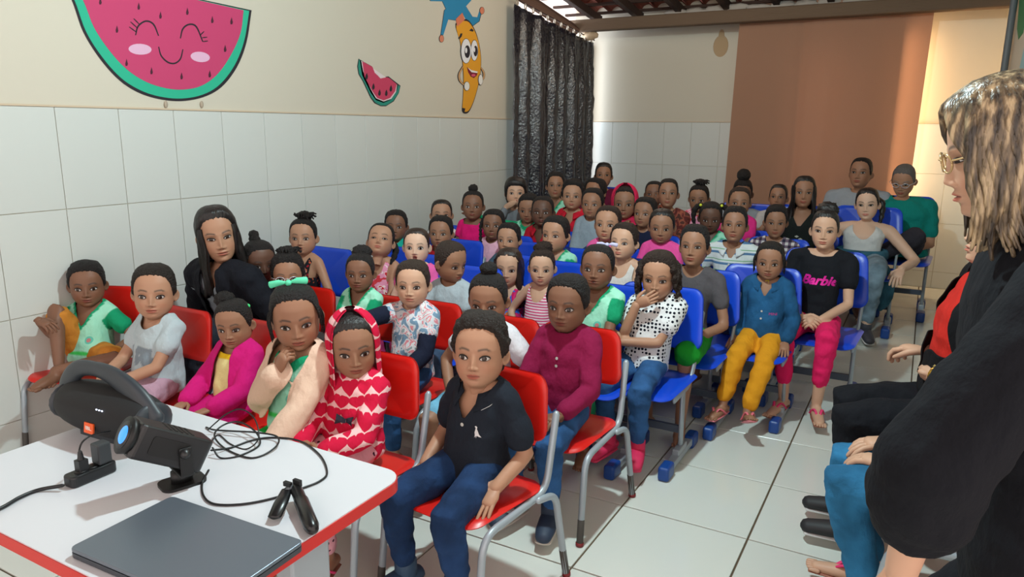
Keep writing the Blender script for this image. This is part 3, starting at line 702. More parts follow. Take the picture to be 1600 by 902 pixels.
    if top:
        tk = dict(kind='plain', col=rgb(200, 200, 200), sleeve=.62, neck='round', nr=.27, band=None, slc=None, fit=.05, name='shirt', hem=0.0, stripe=None, loose=.03); tk.update(top)
        add = tk['fit']*h; mb = MB(); torso(mb, add, tk['hem'], flare=tk['loose'])
        if tk['sleeve'] > 0: shoulders(mb, add*.8)
        elif tk['neck'] != 'strap': pass
        for nm in 'RL':
            if tk['sleeve'] > 0: arm(mb, nm, add*.9, 0, tk['sleeve'], tk.get('bell', .035 if tk['sleeve'] < 1 else .0))
        def fin_top(V, F, tk=tk):
            rel = V-np.array(nb); C = np.ones((len(V), 3))*np.array(tk['col'])
            dR, tR = seg_d(V, armd['R'][0], armd['R'][1]); dL, tL = seg_d(V, armd['L'][0], armd['L'][1])
            nr = tk['nr']*h; xx, yy, zz = rel.T; yy = yy+.02*h
            rad = np.sqrt((xx/1.05)**2+yy**2)
            mx, mn = np.maximum, np.minimum; ax_ = np.abs(xx); shallow = mx(rad-nr, -(zz+.32*h))
            if tk['neck'] in ('round', 'collar'): fld = shallow
            elif tk['neck'] == 'v': vd = tk.get('vd', .52)*h; fld = mn(shallow, mx(mx(yy, -(zz+vd)), (ax_-(zz+vd)*.62)*.85))
            elif tk['neck'] == 'wide': fld = mx(np.sqrt((xx/1.5)**2+yy**2)-nr, -(zz+.5*h))
            elif tk['neck'] == 'high': fld = mx(rad-.17*h, .02*h-zz)
            elif tk['neck'] == 'open': fld = mn(shallow, mx(yy, ax_-(.17*h+.05*h*np.clip(-zz/h, 0, 3))))
            elif tk['neck'] in ('tank', 'strap'):
                fld = mn(mn(mx(rad-nr, -(zz+.42*h)), mx(D['sw']*h*.80-ax_, -(zz+.58*h))), (np.sqrt((xx/nr)**2+(np.minimum(zz, 0)/(.46*h))**2)-1)*nr)
                if tk['neck'] == 'strap': fld = mn(fld, mx(-(zz+.52*h), .05*h-np.abs(ax_-.31*h)*1.0)) if False else fld
            open_ = lambda g: fld < g
            if tk['slc'] is not None and tk['sleeve'] > 0:
                m = (((tR > .08) & (xx < 0) & (dR < .30*h)) | ((tL > .08) & (xx > 0) & (dL < .30*h))) & (np.abs(xx) > D['sw']*h*.90)
                if tk['sleeve'] > 1.1:
                    d2, _ = seg_d(V, armd['R'][1], armd['R'][2]); d3, _ = seg_d(V, armd['L'][1], armd['L'][2]); m |= (d2 < .2*h) | (d3 < .2*h)
                C[m] = tk['slc']
            if tk['band'] is not None: C[open_(.05*h) & (zz > -1.0*h)] = tk['band']
            if tk['stripe'] is not None: z0, z1, c, *rest = tk['stripe']; C[(zz < z0*h) & (zz > z1*h) & (np.abs(xx) < (rest[0] if rest else .38)*h) & (yy < 0)] = c
            if tk.get('paint'): C = tk['paint'](V, rel/h, C)
            dead = open_(0.)
            V = snap(V, F, fld)
            V, F, C = cull(V, F, C, dead)
            if lod < 2: V = wrinkle(V, .012*(h/.2)*(.8 if lod else .9)*.6, 15, seed)
            o = mesh_obj(tk['name'], V, F, cloth(tk['kind']), root, cols=C); ctx['top'] = (V, F); ctx['topobj'] = o
            if lod == 0:
                s = o.modifiers.new('thickness', 'SOLIDIFY'); s.thickness = .003; s.offset = 1
            for fn in tk.get('after', []): fn(ctx)
        merged(mb, vox*.95, fin_top, 2)
    if legs:
        lk = dict(kind='plain', col=rgb(60, 70, 100), f1=1.95, fit=.045, bell=0., name='trousers'); lk.update(legs)
        mb = MB(); add = lk['fit']*h; hwp = D['hw'][0]*h*slim*fat
        mb.ell(pel+Vector((0, -.02*h, -.02*h)), (hwp+add, D['hd'][0]*h+add*1.2, .30*h), 20, 12)
        for nm in 'RL': leg(mb, nm, add, lk['f1'], lk['bell'])
        def fin_leg(V, F, lk=lk):
            C = np.ones((len(V), 3))*np.array(lk['col'])
            if lk.get('paint'): C = lk['paint'](V, V, C)
            if lod < 2: V = wrinkle(V, .008*(h/.2), 17, seed+3)
            mesh_obj(lk['name'], V, F, cloth(lk['kind']), root, cols=C); ctx['legmesh'] = (V, F)
            for fn in lk.get('after', []): fn(ctx)
        merged(mb, vox*1.05, fin_leg, 2)
    if shoes and shoes not in ('sandal', 'flipflop'):
        for nm in 'RL':
            mb = MB(); foot(mb, nm, .025*h); heel, fd, dn, L = foot(MB(), nm); mb.tube([legd[nm][2]+Vector((0, 0, .12*h)), legd[nm][2]+dn*.1*h], [.17*h, .17*h], 12, 1)
            so = MB(); so.tube([heel+dn*.11*h, heel+dn*.12*h+fd*L*.5, heel+dn*.12*h+fd*L*.92], [.14*h, .155*h, .14*h], 12, 2, flat=(1.05, .28), up=dn)
            s = mb.obj('shoe', mat('shoe_%d%d%d' % tuple(int(c*255) for c in shoes[0]), shoes[0], .6), root); so.obj('sole', mat('sole_%d%d%d' % tuple(int(c*255) for c in shoes[1]), shoes[1], .6), s)
    elif shoes in ('sandal', 'flipflop'):
        sc_ = rgb(222, 130, 140) if shoes == 'flipflop' else rgb(150, 90, 70); st = rgb(225, 110, 125) if shoes == 'flipflop' else rgb(225, 50, 110)
        for nm in 'RL':
            heel, fd, dn, L = foot(MB(), nm); sdv = fd.cross(dn); so = MB(); so.tube([heel+dn*.09*h, heel+dn*.09*h+fd*L*.5, heel+dn*.09*h+fd*L*.98], [.13*h, .16*h, .14*h], 12, 2, flat=(1.0, .16), up=dn)
            s = so.obj('flip_flop' if shoes == 'flipflop' else 'sandal', mat(shoes+'_sole', sc_, .6), root)
            stp = MB(); toe = heel+fd*L*.72+dn*.02*h; A_ = legd[nm][2]
            for q in (-1, 1): stp.tube(smooth_path([toe, A_+dn*.02*h+fd*.34*h+sdv*q*.09*h, heel+fd*L*.34+sdv*q*.165*h+dn*.03*h], 4), .035*h, 6, 1, flat=(1, .6))
            stp.obj('strap', mat(shoes+'_strap', st, .6), s)
    if extra: extra(ctx)
    PEOPLE.append((root, base, th, chair, seat))
    return ctx
def dense(V2, F):
    bm = bmesh.new(); vs = [bm.verts.new((v[0], v[1], v[2] if len(v) > 2 else 0)) for v in V2]
    for f in F:
        try: bm.faces.new([vs[i] for i in f])
        except ValueError: pass
    bmesh.ops.triangulate(bm, faces=bm.faces[:])
    for _ in range(3):
        es = [e for e in bm.edges if e.calc_length() > .12*max(.001, max(v.co.x for v in bm.verts)-min(v.co.x for v in bm.verts))]
        if not es or len(bm.verts) > 900: break
        bmesh.ops.subdivide_edges(bm, edges=es, cuts=1); bmesh.ops.triangulate(bm, faces=bm.faces[:])
    bm.verts.index_update(); R = [tuple(v.co) for v in bm.verts], [tuple(v.index for v in f.verts) for f in bm.faces]; bm.free(); return R
def decal(ctx, V2, F, name, material, cx, cz, sc, off=.006, thick=0, on='top', bend=True):
    """lay a flat print (2-D, units of sc) on the front of a garment: points are dropped onto the cloth along the wearer's forward axis"""
    from mathutils.bvhtree import BVHTree
    V, FF = ctx[on]; bt = BVHTree.FromPolygons([Vector(v) for v in V], FF); h = ctx['h']; nb = ctx['nb']; out = []
    V2, F = dense(V2, F)
    for v in V2:
        x = nb.x+(cx+v[0]*sc)*h; z = nb.z+(cz+v[1]*sc)*h; hit = bt.ray_cast(Vector((x, -1.5, z)), Vector((0, 1, 0)))
        y = hit[0].y if hit[0] is not None else nb.y-.35*h
        out.append((x, y-off-(v[2] if len(v) > 2 else 0)*h, z))
    return mesh_obj(name, out, F, material, ctx['root'], smooth=False)
def poly2(pts): return [(p[0], p[1]) for p in pts], [tuple(range(len(pts)))]
def disc2(r, n=14, cx=0, cy=0, ry=None): return [(cx+r*math.cos(2*math.pi*k/n), cy+(ry or r)*math.sin(2*math.pi*k/n)) for k in range(n)]
def noise_arr(V, fr): return np.array([noise.noise(Vector(v)*fr)*.5+.5 for v in V])
def cardigan(ctx, col, bottom, fit=.09, gap=.26, kind='plain', name='cardigan', sleeve=1.9):
    """open-fronted second layer over the shirt: torso and sleeves with a parted front"""
    h, nb, pel, D, armd, shs = ctx['h'], ctx['nb'], ctx['pel'], ctx['D'], ctx['armd'], ctx['shs']; mb = MB()
    ctx_t = ctx['_torso']; ctx_t(mb, (fit+.05)*h, 0, flare=.04); ctx['_shoulders'](mb, fit*h)
    for nm in 'RL': ctx['_arm'](mb, nm, fit*h*.75, 0, sleeve, .03)
    def fin(V, F):
        rel = V-np.array(nb); xx, yy, zz = rel.T; dR, _ = seg_d(V, *armd['R'][:2]); dL, _ = seg_d(V, *armd['L'][:2]); d2, _ = seg_d(V, *armd['R'][1:3]); d3, _ = seg_d(V, *armd['L'][1:3])
        ra = D['ra'][0]*h+fit*h; arm_ = np.minimum(np.minimum(dR, dL)-ra*1.1, np.minimum(d2, d3)-ra*.95)   # negative on the sleeves
        mx, mn = np.maximum, np.minimum
        fld = mn(mx(mx(yy, np.abs(xx)-(gap*h*(.75+.4*np.clip(-zz/h, 0, 2.2)))), -arm_), mx(zz-bottom*h, -arm_)*1.0 if False else mx(-(bottom*h-zz)*-1*-1, -arm_))
        fld = mn(mx(mx(yy, np.abs(xx)-(gap*h*(.75+.4*np.clip(-zz/h, 0, 2.2)))), -arm_), mx(zz-bottom*h, -arm_))
        fld = mn(fld, mx(np.sqrt(xx**2+yy**2)-.25*h, -(zz+.3*h)))
        V = snap(V, F, fld); V2, F2, C = cull(V, F, np.ones((len(V), 3))*np.array(col), fld < 0); V2 = wrinkle(V2, .006*(h/.2), 14, h*31)
        o = mesh_obj(name, V2, F2, cloth(kind), ctx['root'], cols=C); s = o.modifiers.new('t', 'SOLIDIFY'); s.thickness = .004; s.offset = 1
    merged(mb, ctx['_vox']*.95, fin, 2)
def navy_sleeves(ctx):
    mb = MB(); h = ctx['h']
    for nm in 'RL': ctx['_arm'](mb, nm, .075*h, .35, 1.9, .0)
    V = mb.V
    m2 = mb.obj('sleeves', cloth('plain'), ctx['root'], cols=False); set_cols(m2.data, rgb(26, 32, 52))
    for nm in 'RL':
        S, E, W = ctx['armd'][nm][:3]; mb = MB()
        for t in (.62, .74): mb.tube([E.lerp(W, t), E.lerp(W, t+.05)], .205*h, 14, 0)
        mb.obj('cuff_stripe', mat('white_trim', rgb(214, 214, 216), .8), m2)
def inner(ctx, col):
    h = ctx['h']; nb = ctx['nb']; mb = MB(); mb.tube([nb+Vector((0, -.02*h, -.10*h)), nb+Vector((0, -.08*h, -.75*h)), nb+Vector((0, -.12*h, -1.25*h))], [.24*h, .33*h, .36*h], 18, 2, flat=(1, .85), up=(0, 1, 0)); o = mb.obj('undershirt', cloth('plain'), ctx['root']); set_cols(o.data, col)
def chain(ctx):
    h = ctx['h']; nb = ctx['nb']; mb = MB(); mb.tube([nb+Vector((.24*h*math.sin(t), .02*h-.30*h*math.cos(t), -.10*h-.16*h*(1+math.cos(t))/2-.08*h)) for t in [2*math.pi*k/20 for k in range(21)]], .012*h, 6, 0); mb.obj('necklace', mat('gold', rgb(212, 165, 70), .25, .9), ctx['root'])
def waist_shirt(ctx):
    h = ctx['h']; pel = ctx['pel']; mb = MB()
    mb.tube([pel+Vector((.72*h*math.sin(t), -.05*h-.58*h*math.cos(t), .28*h)) for t in [2*math.pi*k/24 for k in range(25)]], .16*h, 10, 0, flat=(.6, 1.1), up=(0, 0, 1))
    V, F = noisy_ball(pel+Vector((.45*h, -.5*h, .05*h)), (.22*h, .2*h, .18*h), .2, 3); mb.add(V, F)
    mb.tube(smooth_path([pel+Vector((.5*h, -.5*h, .1*h)), pel+Vector((.72*h, -.6*h, -.4*h)), pel+Vector((.82*h, -.55*h, -1.0*h)), pel+Vector((.75*h, -.5*h, -1.45*h))], 5), [.2*h, .24*h, .28*h, .3*h, .32*h, .32*h, .32*h, .32*h, .30*h, .28*h, .26*h, .22*h, .2*h, .15*h, .1*h, .05*h][:16], 12, 1, flat=(1, .45), up=(0, 1, 0))
    o = mb.obj('tied_shirt', cloth('denim'), ctx['root']); set_cols(o.data, rgb(50, 92, 110))
def watch(ctx):
    h = ctx['h']; S, E, W = ctx['armd']['L'][:3]; d = (W-E).normalized(); c = W-d*.16*h; g = mat('gold', rgb(212, 165, 70), .25, .9); mb = MB(); mb.tube([c-d*.045*h, c+d*.045*h], [.15*h, .145*h], 18, 1); b = mb.obj('watch_strap', g, ctx['root'])
    up = Vector((0, .25, 1)); up = (up-d*up.dot(d)).normalized(); mb = MB()
    mb.tube([c+up*.13*h, c+up*.175*h], [.105*h, .10*h], 24, 1); mb.obj('watch_face', mat('gold_face', rgb(226, 196, 120), .2, .6), b)
def blonde(ctx):
    """wavy highlighted hair built from locks, tucked behind the ear, plus glasses"""
    HM, h, child = ctx['HM'], ctx['h'], False
    m = mat('blonde_hair', rgb(150, 124, 92), .34, spec=.5, bump=(120, .8, .004, (1, 1, .12))); nt = m.node_tree
    tc = node(m, 'ShaderNodeTexCoord'); mp = node(m, 'ShaderNodeMapping'); mp.inputs['Scale'].default_value = (1, 1, .10); n = node(m, 'ShaderNodeTexNoise'); n.inputs['Scale'].default_value = 90; n.inputs['Detail'].default_value = 3
    cr = node(m, 'ShaderNodeValToRGB'); e = cr.color_ramp.elements; e[0].position = .36; e[0].color = (*rgb(52, 45, 38), 1); e[1].position = .68; e[1].color = (*rgb(192, 170, 134), 1); k = e.new(.52); k.color = (*rgb(112, 96, 74), 1)
    nt.links.new(tc.outputs['Object'], mp.inputs[0]); nt.links.new(mp.outputs[0], n.inputs['Vector']); nt.links.new(n.outputs['Fac'], cr.inputs[0]); nt.links.new(cr.outputs[0], bsdf(m).inputs['Base Color'])
    mb = MB(); V, F = hair_cap(False, T=.05, namp=.012, nfreq=5, lod=0, seed=5, part=.03, top=.02); mb.add([HM @ Vector(v) for v in V], F)
    rr = random.Random(11)
    for k in range(230):
        a = math.radians(60+240*k/229+rr.uniform(-3, 3)); L = .55+.22*rr.random()
        if 78 < math.degrees(a) % 360 < 112 and rr.random() < .0: continue
        x0, y0 = .36*math.sin(a), -.40*math.cos(a); front = max(0, math.cos(a)); pts = [(.04*math.sin(a), .02-.05*math.cos(a), .53), (x0*.75, y0*.75, .44)]
        for q in range(1, 8):
            s = q/7; ro = 1.08+.18*s+.10*math.sin(s*3.0); wv = .035*math.sin(q*1.5+k*.13+rr.uniform(-.3, .3))*s; z = .34-(.34+L)*s
            tuck = -.06*math.exp(-((math.degrees(a)-92)/14)**2)*(s < .5)
            pts.append((x0*(ro+tuck)+wv, y0*ro+wv*.7-.16*front*s*s, z))
        v, f = lock(pts, .032+.008*rr.random(), .012, 6, k, 3); mb.add([HM @ Vector(tuple(q)) for q in v], f)
    for s in (-1, 1):
        for k in range(12):
            v, f = lock([(s*.02, -.10, .53), (s*(.16+.01*k), -.31+.012*k, .42), (s*(.30+.006*k), -.33+.018*k, .20), (s*(.345+.004*k), -.25+.02*k, -.06), (s*(.35+.003*k), -.20+.02*k, -.32-.01*k), (s*(.33), -.22+.02*math.sin(k), -.56-.03*(k % 4)), (s*.30, -.30+.03*math.sin(k*2), -.70)], .034, .012, 6, k, 4); mb.add([HM @ Vector(tuple(q)) for q in v], f)
    mb.obj('hair', m, ctx['root'])
    glasses(ctx, rgb(200, 170, 120))
# ------------------------------------------------------------------ the setting
T = .47; FX0, FY0 = 2.4486, 2.4615; WY0, WT = 1.5863, .29141; ROWS = [1.4871, 1.0434, .5983, .1531]; YB = 7.694; XR = 3.77
def tile_mat(name, col, rough, var=.03):
    m = mat(name, col, rough, spec=.5); nt = m.node_tree; b = bsdf(m)
    oi = node(m, 'ShaderNodeObjectInfo'); hs = node(m, 'ShaderNodeHueSaturation'); mr = node(m, 'ShaderNodeMapRange'); mr.inputs['To Min'].default_value = 1-var; mr.inputs['To Max'].default_value = 1+var
    n = node(m, 'ShaderNodeTexNoise'); n.inputs['Scale'].default_value = 3.5; tc = node(m, 'ShaderNodeTexCoord'); nt.links.new(tc.outputs['Object'], n.inputs['Vector'])
    mx = node(m, 'ShaderNodeMapRange'); mx.inputs['To Min'].default_value = rough-.06; mx.inputs['To Max'].default_value = rough+.1; nt.links.new(n.outputs['Fac'], mx.inputs[0]); nt.links.new(mx.outputs[0], b.inputs['Roughness'])
    nt.links.new(oi.outputs['Random'], mr.inputs[0]); nt.links.new(mr.outputs[0], hs.inputs['Value']); hs.inputs['Color'].default_value = (*col, 1); nt.links.new(hs.outputs[0], b.inputs['Base Color'])
    return m
M_FT = tile_mat('floor_tile', rgb(214, 217, 210), .17); M_WT = tile_mat('wall_tile', rgb(208, 212, 208), .28, .02)
M_GROUT = mat('grout', rgb(96, 78, 60), .9); M_WGROUT = mat('wall_grout', rgb(170, 168, 162), .9)
M_PAINT = mat('cream_paint', rgb(207, 200, 184), .8, bump=(5, .15, .01))
def panel_mesh(name, sx, sy, th, material, bev=.0025):
    bm = bmesh.new(); x, y = sx/2, sy/2
    V = [bm.verts.new(v) for v in [(-x, -y, -th), (x, -y, -th), (x, y, -th), (-x, y, -th), (-x, -y, -bev), (x, -y, -bev), (x, y, -bev), (-x, y, -bev), (-x+bev, -y+bev, 0), (x-bev, -y+bev, 0), (x-bev, y-bev, 0), (-x+bev, y-bev, 0)]]
    for a in (0, 4):
        for k in range(4): bm.faces.new((V[a+k], V[a+(k+1) % 4], V[a+4+(k+1) % 4], V[a+4+k]))
    bm.faces.new(V[8:12]); me = bpy.data.meshes.new(name); bm.to_mesh(me); bm.free(); me.materials.append(material); return me
def put(name, me, M, parent):
    o = bpy.data.objects.new(name, me); COL.objects.link(o); o.parent = parent; o.matrix_local = M; return o
def box_struct(name, lo, hi, m):
    mb = MB(); c = [(a+b)/2 for a, b in zip(lo, hi)]; s = [b-a for a, b in zip(lo, hi)]; mb.box(c, s); o = mb.obj(name, m, smooth=False); o['kind'] = 'structure'; return o
floor = box_struct('floor', (-.2, -2.2, -.12), (XR+.2, 7.9, -.006), M_GROUT)
ft = panel_mesh('floor_tile', T-.007, T-.007, .006, M_FT, .0015)
for i in range(-6, 3):
    for j in range(-9, 12):
        cx = FX0+(i+.5)*T; cy = FY0+(j+.5)*T
        if cy-T/2 > YB: continue
        x0, x1 = max(cx-T/2, 0), min(cx+T/2, XR); y1 = min(cy+T/2, YB); full = (x1-x0 > T-.01 and y1 > cy+T/2-.01)
        if x1-x0 < .03: continue
        me = ft if full else panel_mesh('floor_tile', x1-x0-.007, y1-(cy-T/2)-.007, .006, M_FT, .0015)
        put('floor_tile', me, Matrix.Translation(((x0+x1)/2, (cy-T/2+y1)/2, 0)), floor)
wl = box_struct('wall_left', (-.16, -2.2, -.05), (-.006, 6.03, 3.6), M_PAINT)
wb = box_struct('wall_back', (-.2, YB+.006, -.05), (XR+.2, YB+.16, 2.75), M_PAINT)
wr = box_struct('wall_right', (XR+.006, 1.2, -.05), (XR+.16, YB+.1, 3.6), M_PAINT)
def wall_tiles(parent, axis, s0, s1, phase, sign):
    cache = {}
    k0 = math.floor((s0-phase)/WT); k1 = math.ceil((s1-phase)/WT)
    for r in range(4):
        z1 = ROWS[r]; z0 = ROWS[r+1] if r < 3 else -.29
        z0 = max(z0, 0)
        for k in range(k0, k1):
            a = max(phase+k*WT, s0); b = min(phase+(k+1)*WT, s1)
            if b-a < .02: continue
            key = (round(b-a, 3), round(z1-z0, 3))
            if key not in cache: cache[key] = panel_mesh('wall_tile', b-a-.003, z1-z0-.003, .006, M_WT, .0012)
            c = (a+b)/2; zc = (z0+z1)/2
            if axis == 'x': M = Matrix(((0, 0, sign, 0 if sign > 0 else XR), (1*sign, 0, 0, c), (0, 1, 0, zc), (0, 0, 0, 1)))
            else: M = Matrix(((1, 0, 0, c), (0, 0, -1, YB), (0, 1, 0, zc), (0, 0, 0, 1)))
            put('wall_tile', cache[key], M, parent)
wall_tiles(wl, 'x', -.75, 6.03, WY0, 1); wall_tiles(wb, 'y', 0, XR, .2780, 1); wall_tiles(wr, 'x', 2.3, YB, WY0, -1)
q_ = at(1126, 72, 1, YB); mb = MB(); mb.ell((q_[0], YB+.005, q_[2]), (.075, .0015, .105), 20, 10); mb.ell((q_[0], YB+.005, q_[2]+.10), (.03, .0015, .06), 14, 8); st_ = mb.obj('stain', mat('damp_stain', rgb(180, 154, 120), .85), wb); st_['kind'] = 'stuff'  # cast shadow of a hanging bulb, painted as a brown drop on the wall
# the paint starts proud of the tiles by a hair: a thin plaster lip
tr = MB(); tr.box((-.002, 2.0, ROWS[0]+.004), (.012, 7.86, .008)); o = tr.obj('trim_1', mat('lip_paint', rgb(205, 185, 160), .8), smooth=False); o['kind'] = 'structure'
tr = MB(); tr.box((XR/2, YB, ROWS[0]+.004), (XR, .012, .008)); o = tr.obj('trim_2', mat('lip_paint'), smooth=False); o['kind'] = 'structure'
# opening in the left wall behind the dark curtain
box_struct('wall_left_reveal', (-.16, 7.62, -.05), (-.006, 7.8, 2.3), M_PAINT)
wn = box_struct('wall_outside', (-1.6, 5.6, -.05), (-1.5, 8.0, 2.8), mat('outside_plaster', rgb(200, 205, 215), .9))
# roof: rafters, battens and clay tiles, rising towards the front
M_WOOD = mat('old_wood', rgb(104, 84, 66), .8, bump=(14, .5, .01, (.4, 6, 6))); M_WOODD = mat('dark_wood', rgb(62, 42, 34), .85, bump=(14, .5, .01)); M_CLAY = mat('clay', rgb(120, 62, 50), .85, bump=(20, .4, .01))
SL = .135
def roof_z(y): return 2.56+SL*(7.45-y)
roof = empty('ceiling', (0, 0, 0)); roof['kind'] = 'structure'
mb = MB(); mb.box((1.8, 7.3, 2.445), (4.2, .13, .115)); beam = bevelled(mb.obj('trim_3', M_WOOD, smooth=False), .012); beam['kind'] = 'structure'
P0, P1 = Vector((.02, 5.85, 2.54)), Vector((.02, 7.24, 2.36))
mb = MB(); mb.tube([Vector((.0, 3.2, 2.98)), Vector((.0, 7.25, 2.40))], .062, 4, 0, up=(0, 0, 1)); hb = mb.obj('trim_4', mat('header_wood', rgb(96, 66, 48), .8, bump=(14, .5, .01, (6, .4, 6))), smooth=False); hb['kind'] = 'structure'
for k in range(9):
    x = .12+k*.46; mb = MB(); mb.box((0, 0, 0), (.055, 9.8, .075), Matrix.Rotation(-math.atan(SL), 3, 'X')); o = mb.obj('rafter', M_WOODD, roof, False); o.location = (x, 2.75, roof_z(2.75))
for k in range(32):
    y = 7.55-k*.30; mb = MB(); mb.box((0, 0, 0), (4.3, .045, .025)); o = mb.obj('batten', M_WOODD, roof, False); o.location = (1.9, y, roof_z(y)+.052)
def clay_mesh():
    V = []; F = []; n = 8
    for s in range(2):
        for th in (0, 1):
            for i in range(n+1):
                a = math.pi*i/n; r = (.088 if s else .076)-th*.012; V.append((r*math.cos(a), (s-.5)*.40, r*math.sin(a)*.75))
    g = lambda s, th, i: (s*2+th)*(n+1)+i
    for i in range(n):
        F += [(g(0, 0, i), g(1, 0, i), g(1, 0, i+1), g(0, 0, i+1)), (g(0, 1, i), g(0, 1, i+1), g(1, 1, i+1), g(1, 1, i)), (g(0, 0, i), g(0, 0, i+1), g(0, 1, i+1), g(0, 1, i)), (g(1, 0, i), g(1, 1, i), g(1, 1, i+1), g(1, 0, i+1))]
    me = bpy.data.meshes.new('roof_tile'); me.from_pydata(V, [], F); me.update(); me.materials.append(M_CLAY); return me
cm = clay_mesh(); rr = random.Random(3)
for j in range(6):
    for i in range(24):
        y = 7.62-j*.33; x = -.05+i*.168
        o = put('roof_tile', cm, Matrix.Translation((x, y, roof_z(y)+.10+.012*(j % 2))) @ Matrix.Rotation(-math.atan(SL)-.04+rr.uniform(-.02, .02), 4, 'X') @ Matrix.Rotation(rr.uniform(-.05, .05), 4, 'Z'), roof)
mb = MB(); mb.box((0, 0, 0), (4.4, 7.6, .03), Matrix.Rotation(-math.atan(SL), 3, 'X')); o = mb.obj('roof_covering', M_CLAY, roof, False); o.location = (1.85, 1.85, roof_z(1.85)+.10)
# mortar lumps under the last row of tiles
V, F = noisy_ball((0, 0, 0), (.12, .05, .035), .35, 3, 14, 8, 2); lm = mesh_obj('mortar', V, F, mat('mortar', rgb(176, 168, 160), .95), roof); lm.location = (1.0, 7.42, 2.535)
for k in range(1, 14):
    o = put('mortar', lm.data, Matrix.Translation((1.0+k*.2, 7.42+.01*math.sin(k), 2.53+.008*math.sin(k*3))) @ Matrix.Rotation(k*.7, 4, 'X'), roof)
V, F = noisy_ball((.12, 7.36, 2.36), (.09, .06, .05), .25, 3); o = mesh_obj('bird_nest_mortar', V, F, mat('pale_mortar', rgb(196, 170, 140), .9), roof)
# grey pipe on the right wall
mb = MB(); mb.tube([(XR-.03, 6.65, 1.2), (XR-.03, 6.65, 2.75)], .024, 12, 1); tag(mb.obj('conduit_pipe', mat('grey_pvc', rgb(98, 104, 108), .5)), 'grey plastic conduit pipe running up the right wall beside the painted mural', 'pipe')
# murals on the wall: thin layers of paint
def paint_layer(name, pts, col, layer, parent, axis='L'):
    m = mat('wallpaint_%d_%d_%d' % tuple(int(c*255) for c in col), col, .75, bump=(6, .1, .01)); th = .0012*(layer+1); V = []
    for p in pts:
        if axis == 'L': y, z = wallpt(*p); V.append((-.005+th, y, z))
        else: q = at(p[0], p[1], 0, XR); V.append((XR+.005-th, q[1], q[2]))
    n = len(V); V += [((v[0]-th*.9) if axis == 'L' else (v[0]+th*.9), v[1], v[2]) for v in V]
    F = [tuple(range(n)), tuple(range(2*n-1, n-1, -1))]+[(i, (i+1) % n, n+(i+1) % n, n+i) for i in range(n)]
    return mesh_obj(name, V, F, m, parent, smooth=False)
def stroke(pts, w, k=5):
    Q = np.array(smooth_path([(p[0], p[1], 0) for p in pts], k))[:, :2]; T_ = np.gradient(Q, axis=0); N = np.stack([-T_[:, 1], T_[:, 0]], 1); N /= np.linalg.norm(N, axis=1, keepdims=True)+1e-9
    ws = w*(.55+.45*np.sin(np.linspace(.15, math.pi-.15, len(Q))))[:, None]/2
    return list(map(tuple, Q+N*ws))+list(map(tuple, (Q-N*ws)[::-1]))
def closed(pts, k=4):
    n = len(pts); Q = []
    for i in range(n):
        a, b, c, d = [np.array(pts[(i+q) % n], float) for q in (-1, 0, 1, 2)]
        for j in range(k): t = j/k; Q.append(tuple(.5*((2*b)+(c-a)*t+(2*a-5*b+4*c-d)*t*t+(3*b-a-3*c+d)*t**3)))
    return Q
def mural(name, label, ref):
    r = empty(name, (0, 0, 0)); y, z = wallpt(*ref); tag(r, label, 'mural'); return r
INK = rgb(34, 30, 40)
mw = mural('painted_watermelon', 'large painted smiling watermelon slice with green rind on the left wall', (270, 80))
sm = lambda P: [tuple(p[:2]) for p in smooth_path([(a, b, 0) for a, b in P], 5)]
outer = sm([(88, -50), (113, 0), (131, 50), (158, 93), (188, 126), (218, 145), (250, 155), (284, 158), (318, 152), (347, 136), (371, 105), (386, 66), (394, 16)])
green = sm([(92, -48), (117, 0), (135, 49), (161, 90), (190, 122), (220, 141), (251, 151), (284, 154), (317, 148), (344, 132), (367, 102), (382, 64), (390, 17)])
pink = sm([(102, -46), (130, 0), (147, 42), (170, 77), (196, 106), (225, 126), (256, 137), (286, 140), (315, 134), (340, 116), (361, 86), (376, 52), (381, 16)])
paint_layer('outline', outer, INK, 0, mw); paint_layer('rind', green, rgb(38, 178, 142), 1, mw); paint_layer('flesh', pink, rgb(196, 62, 108), 2, mw)
for P in ([(212, 55), (216, 41), (228, 33), (240, 38), (248, 56)], [(282, 60), (286, 45), (296, 38), (307, 42), (317, 65)]): paint_layer('eye_arc', stroke(P, 2.6), INK, 3, mw)
for a in ([(213, 50), (202, 42)], [(215, 44), (204, 34)], [(218, 38), (209, 29)], [(313, 55), (319, 49)], [(316, 59), (324, 58)], [(317, 65), (325, 64)]): paint_layer('eyelash', stroke(a, 1.8, 2), INK, 3, mw)
paint_layer('mouth', stroke([(248, 73), (252, 87), (262, 97), (273, 99), (282, 92), (286, 77)], 2.4), INK, 3, mw)
for cx_, cy_, rx, ry, t in ((219, 77, 18, 8.5, .05), (313, 89, 15, 8, .12)): paint_layer('cheek', [(cx_+rx*math.cos(a)-ry*t*math.sin(a), cy_+ry*math.sin(a)+rx*t*math.cos(a)) for a in [2*math.pi*k/20 for k in range(20)]], rgb(224, 178, 206), 3, mw)
for x, y in ((157, 2), (217, 10), (251, 24), (293, 18), (332, 31), (362, 33), (183, 46), (352, 76), (198, 98), (237, 111), (284, 119), (328, 116)): paint_layer('seed', [(x, y-6), (x+2, y+2), (x+1, y+5), (x-1.5, y+5), (x-2, y+1)], rgb(70, 22, 44), 3, mw)
cu = lambda P: [(520+u/5.012, v/5.012) for u, v in P]
ms = mural('painted_melon_slice', 'painted slice of watermelon with a bitten top low on the wall between the two murals', (590, 130))
paint_layer('outline', cu([(205, 460), (310, 520), (345, 570), (380, 605), (440, 598), (534, 672), (520, 730), (480, 795), (420, 832), (380, 832), (330, 808), (298, 765), (240, 640), (205, 580), (195, 520)]), INK, 0, ms)
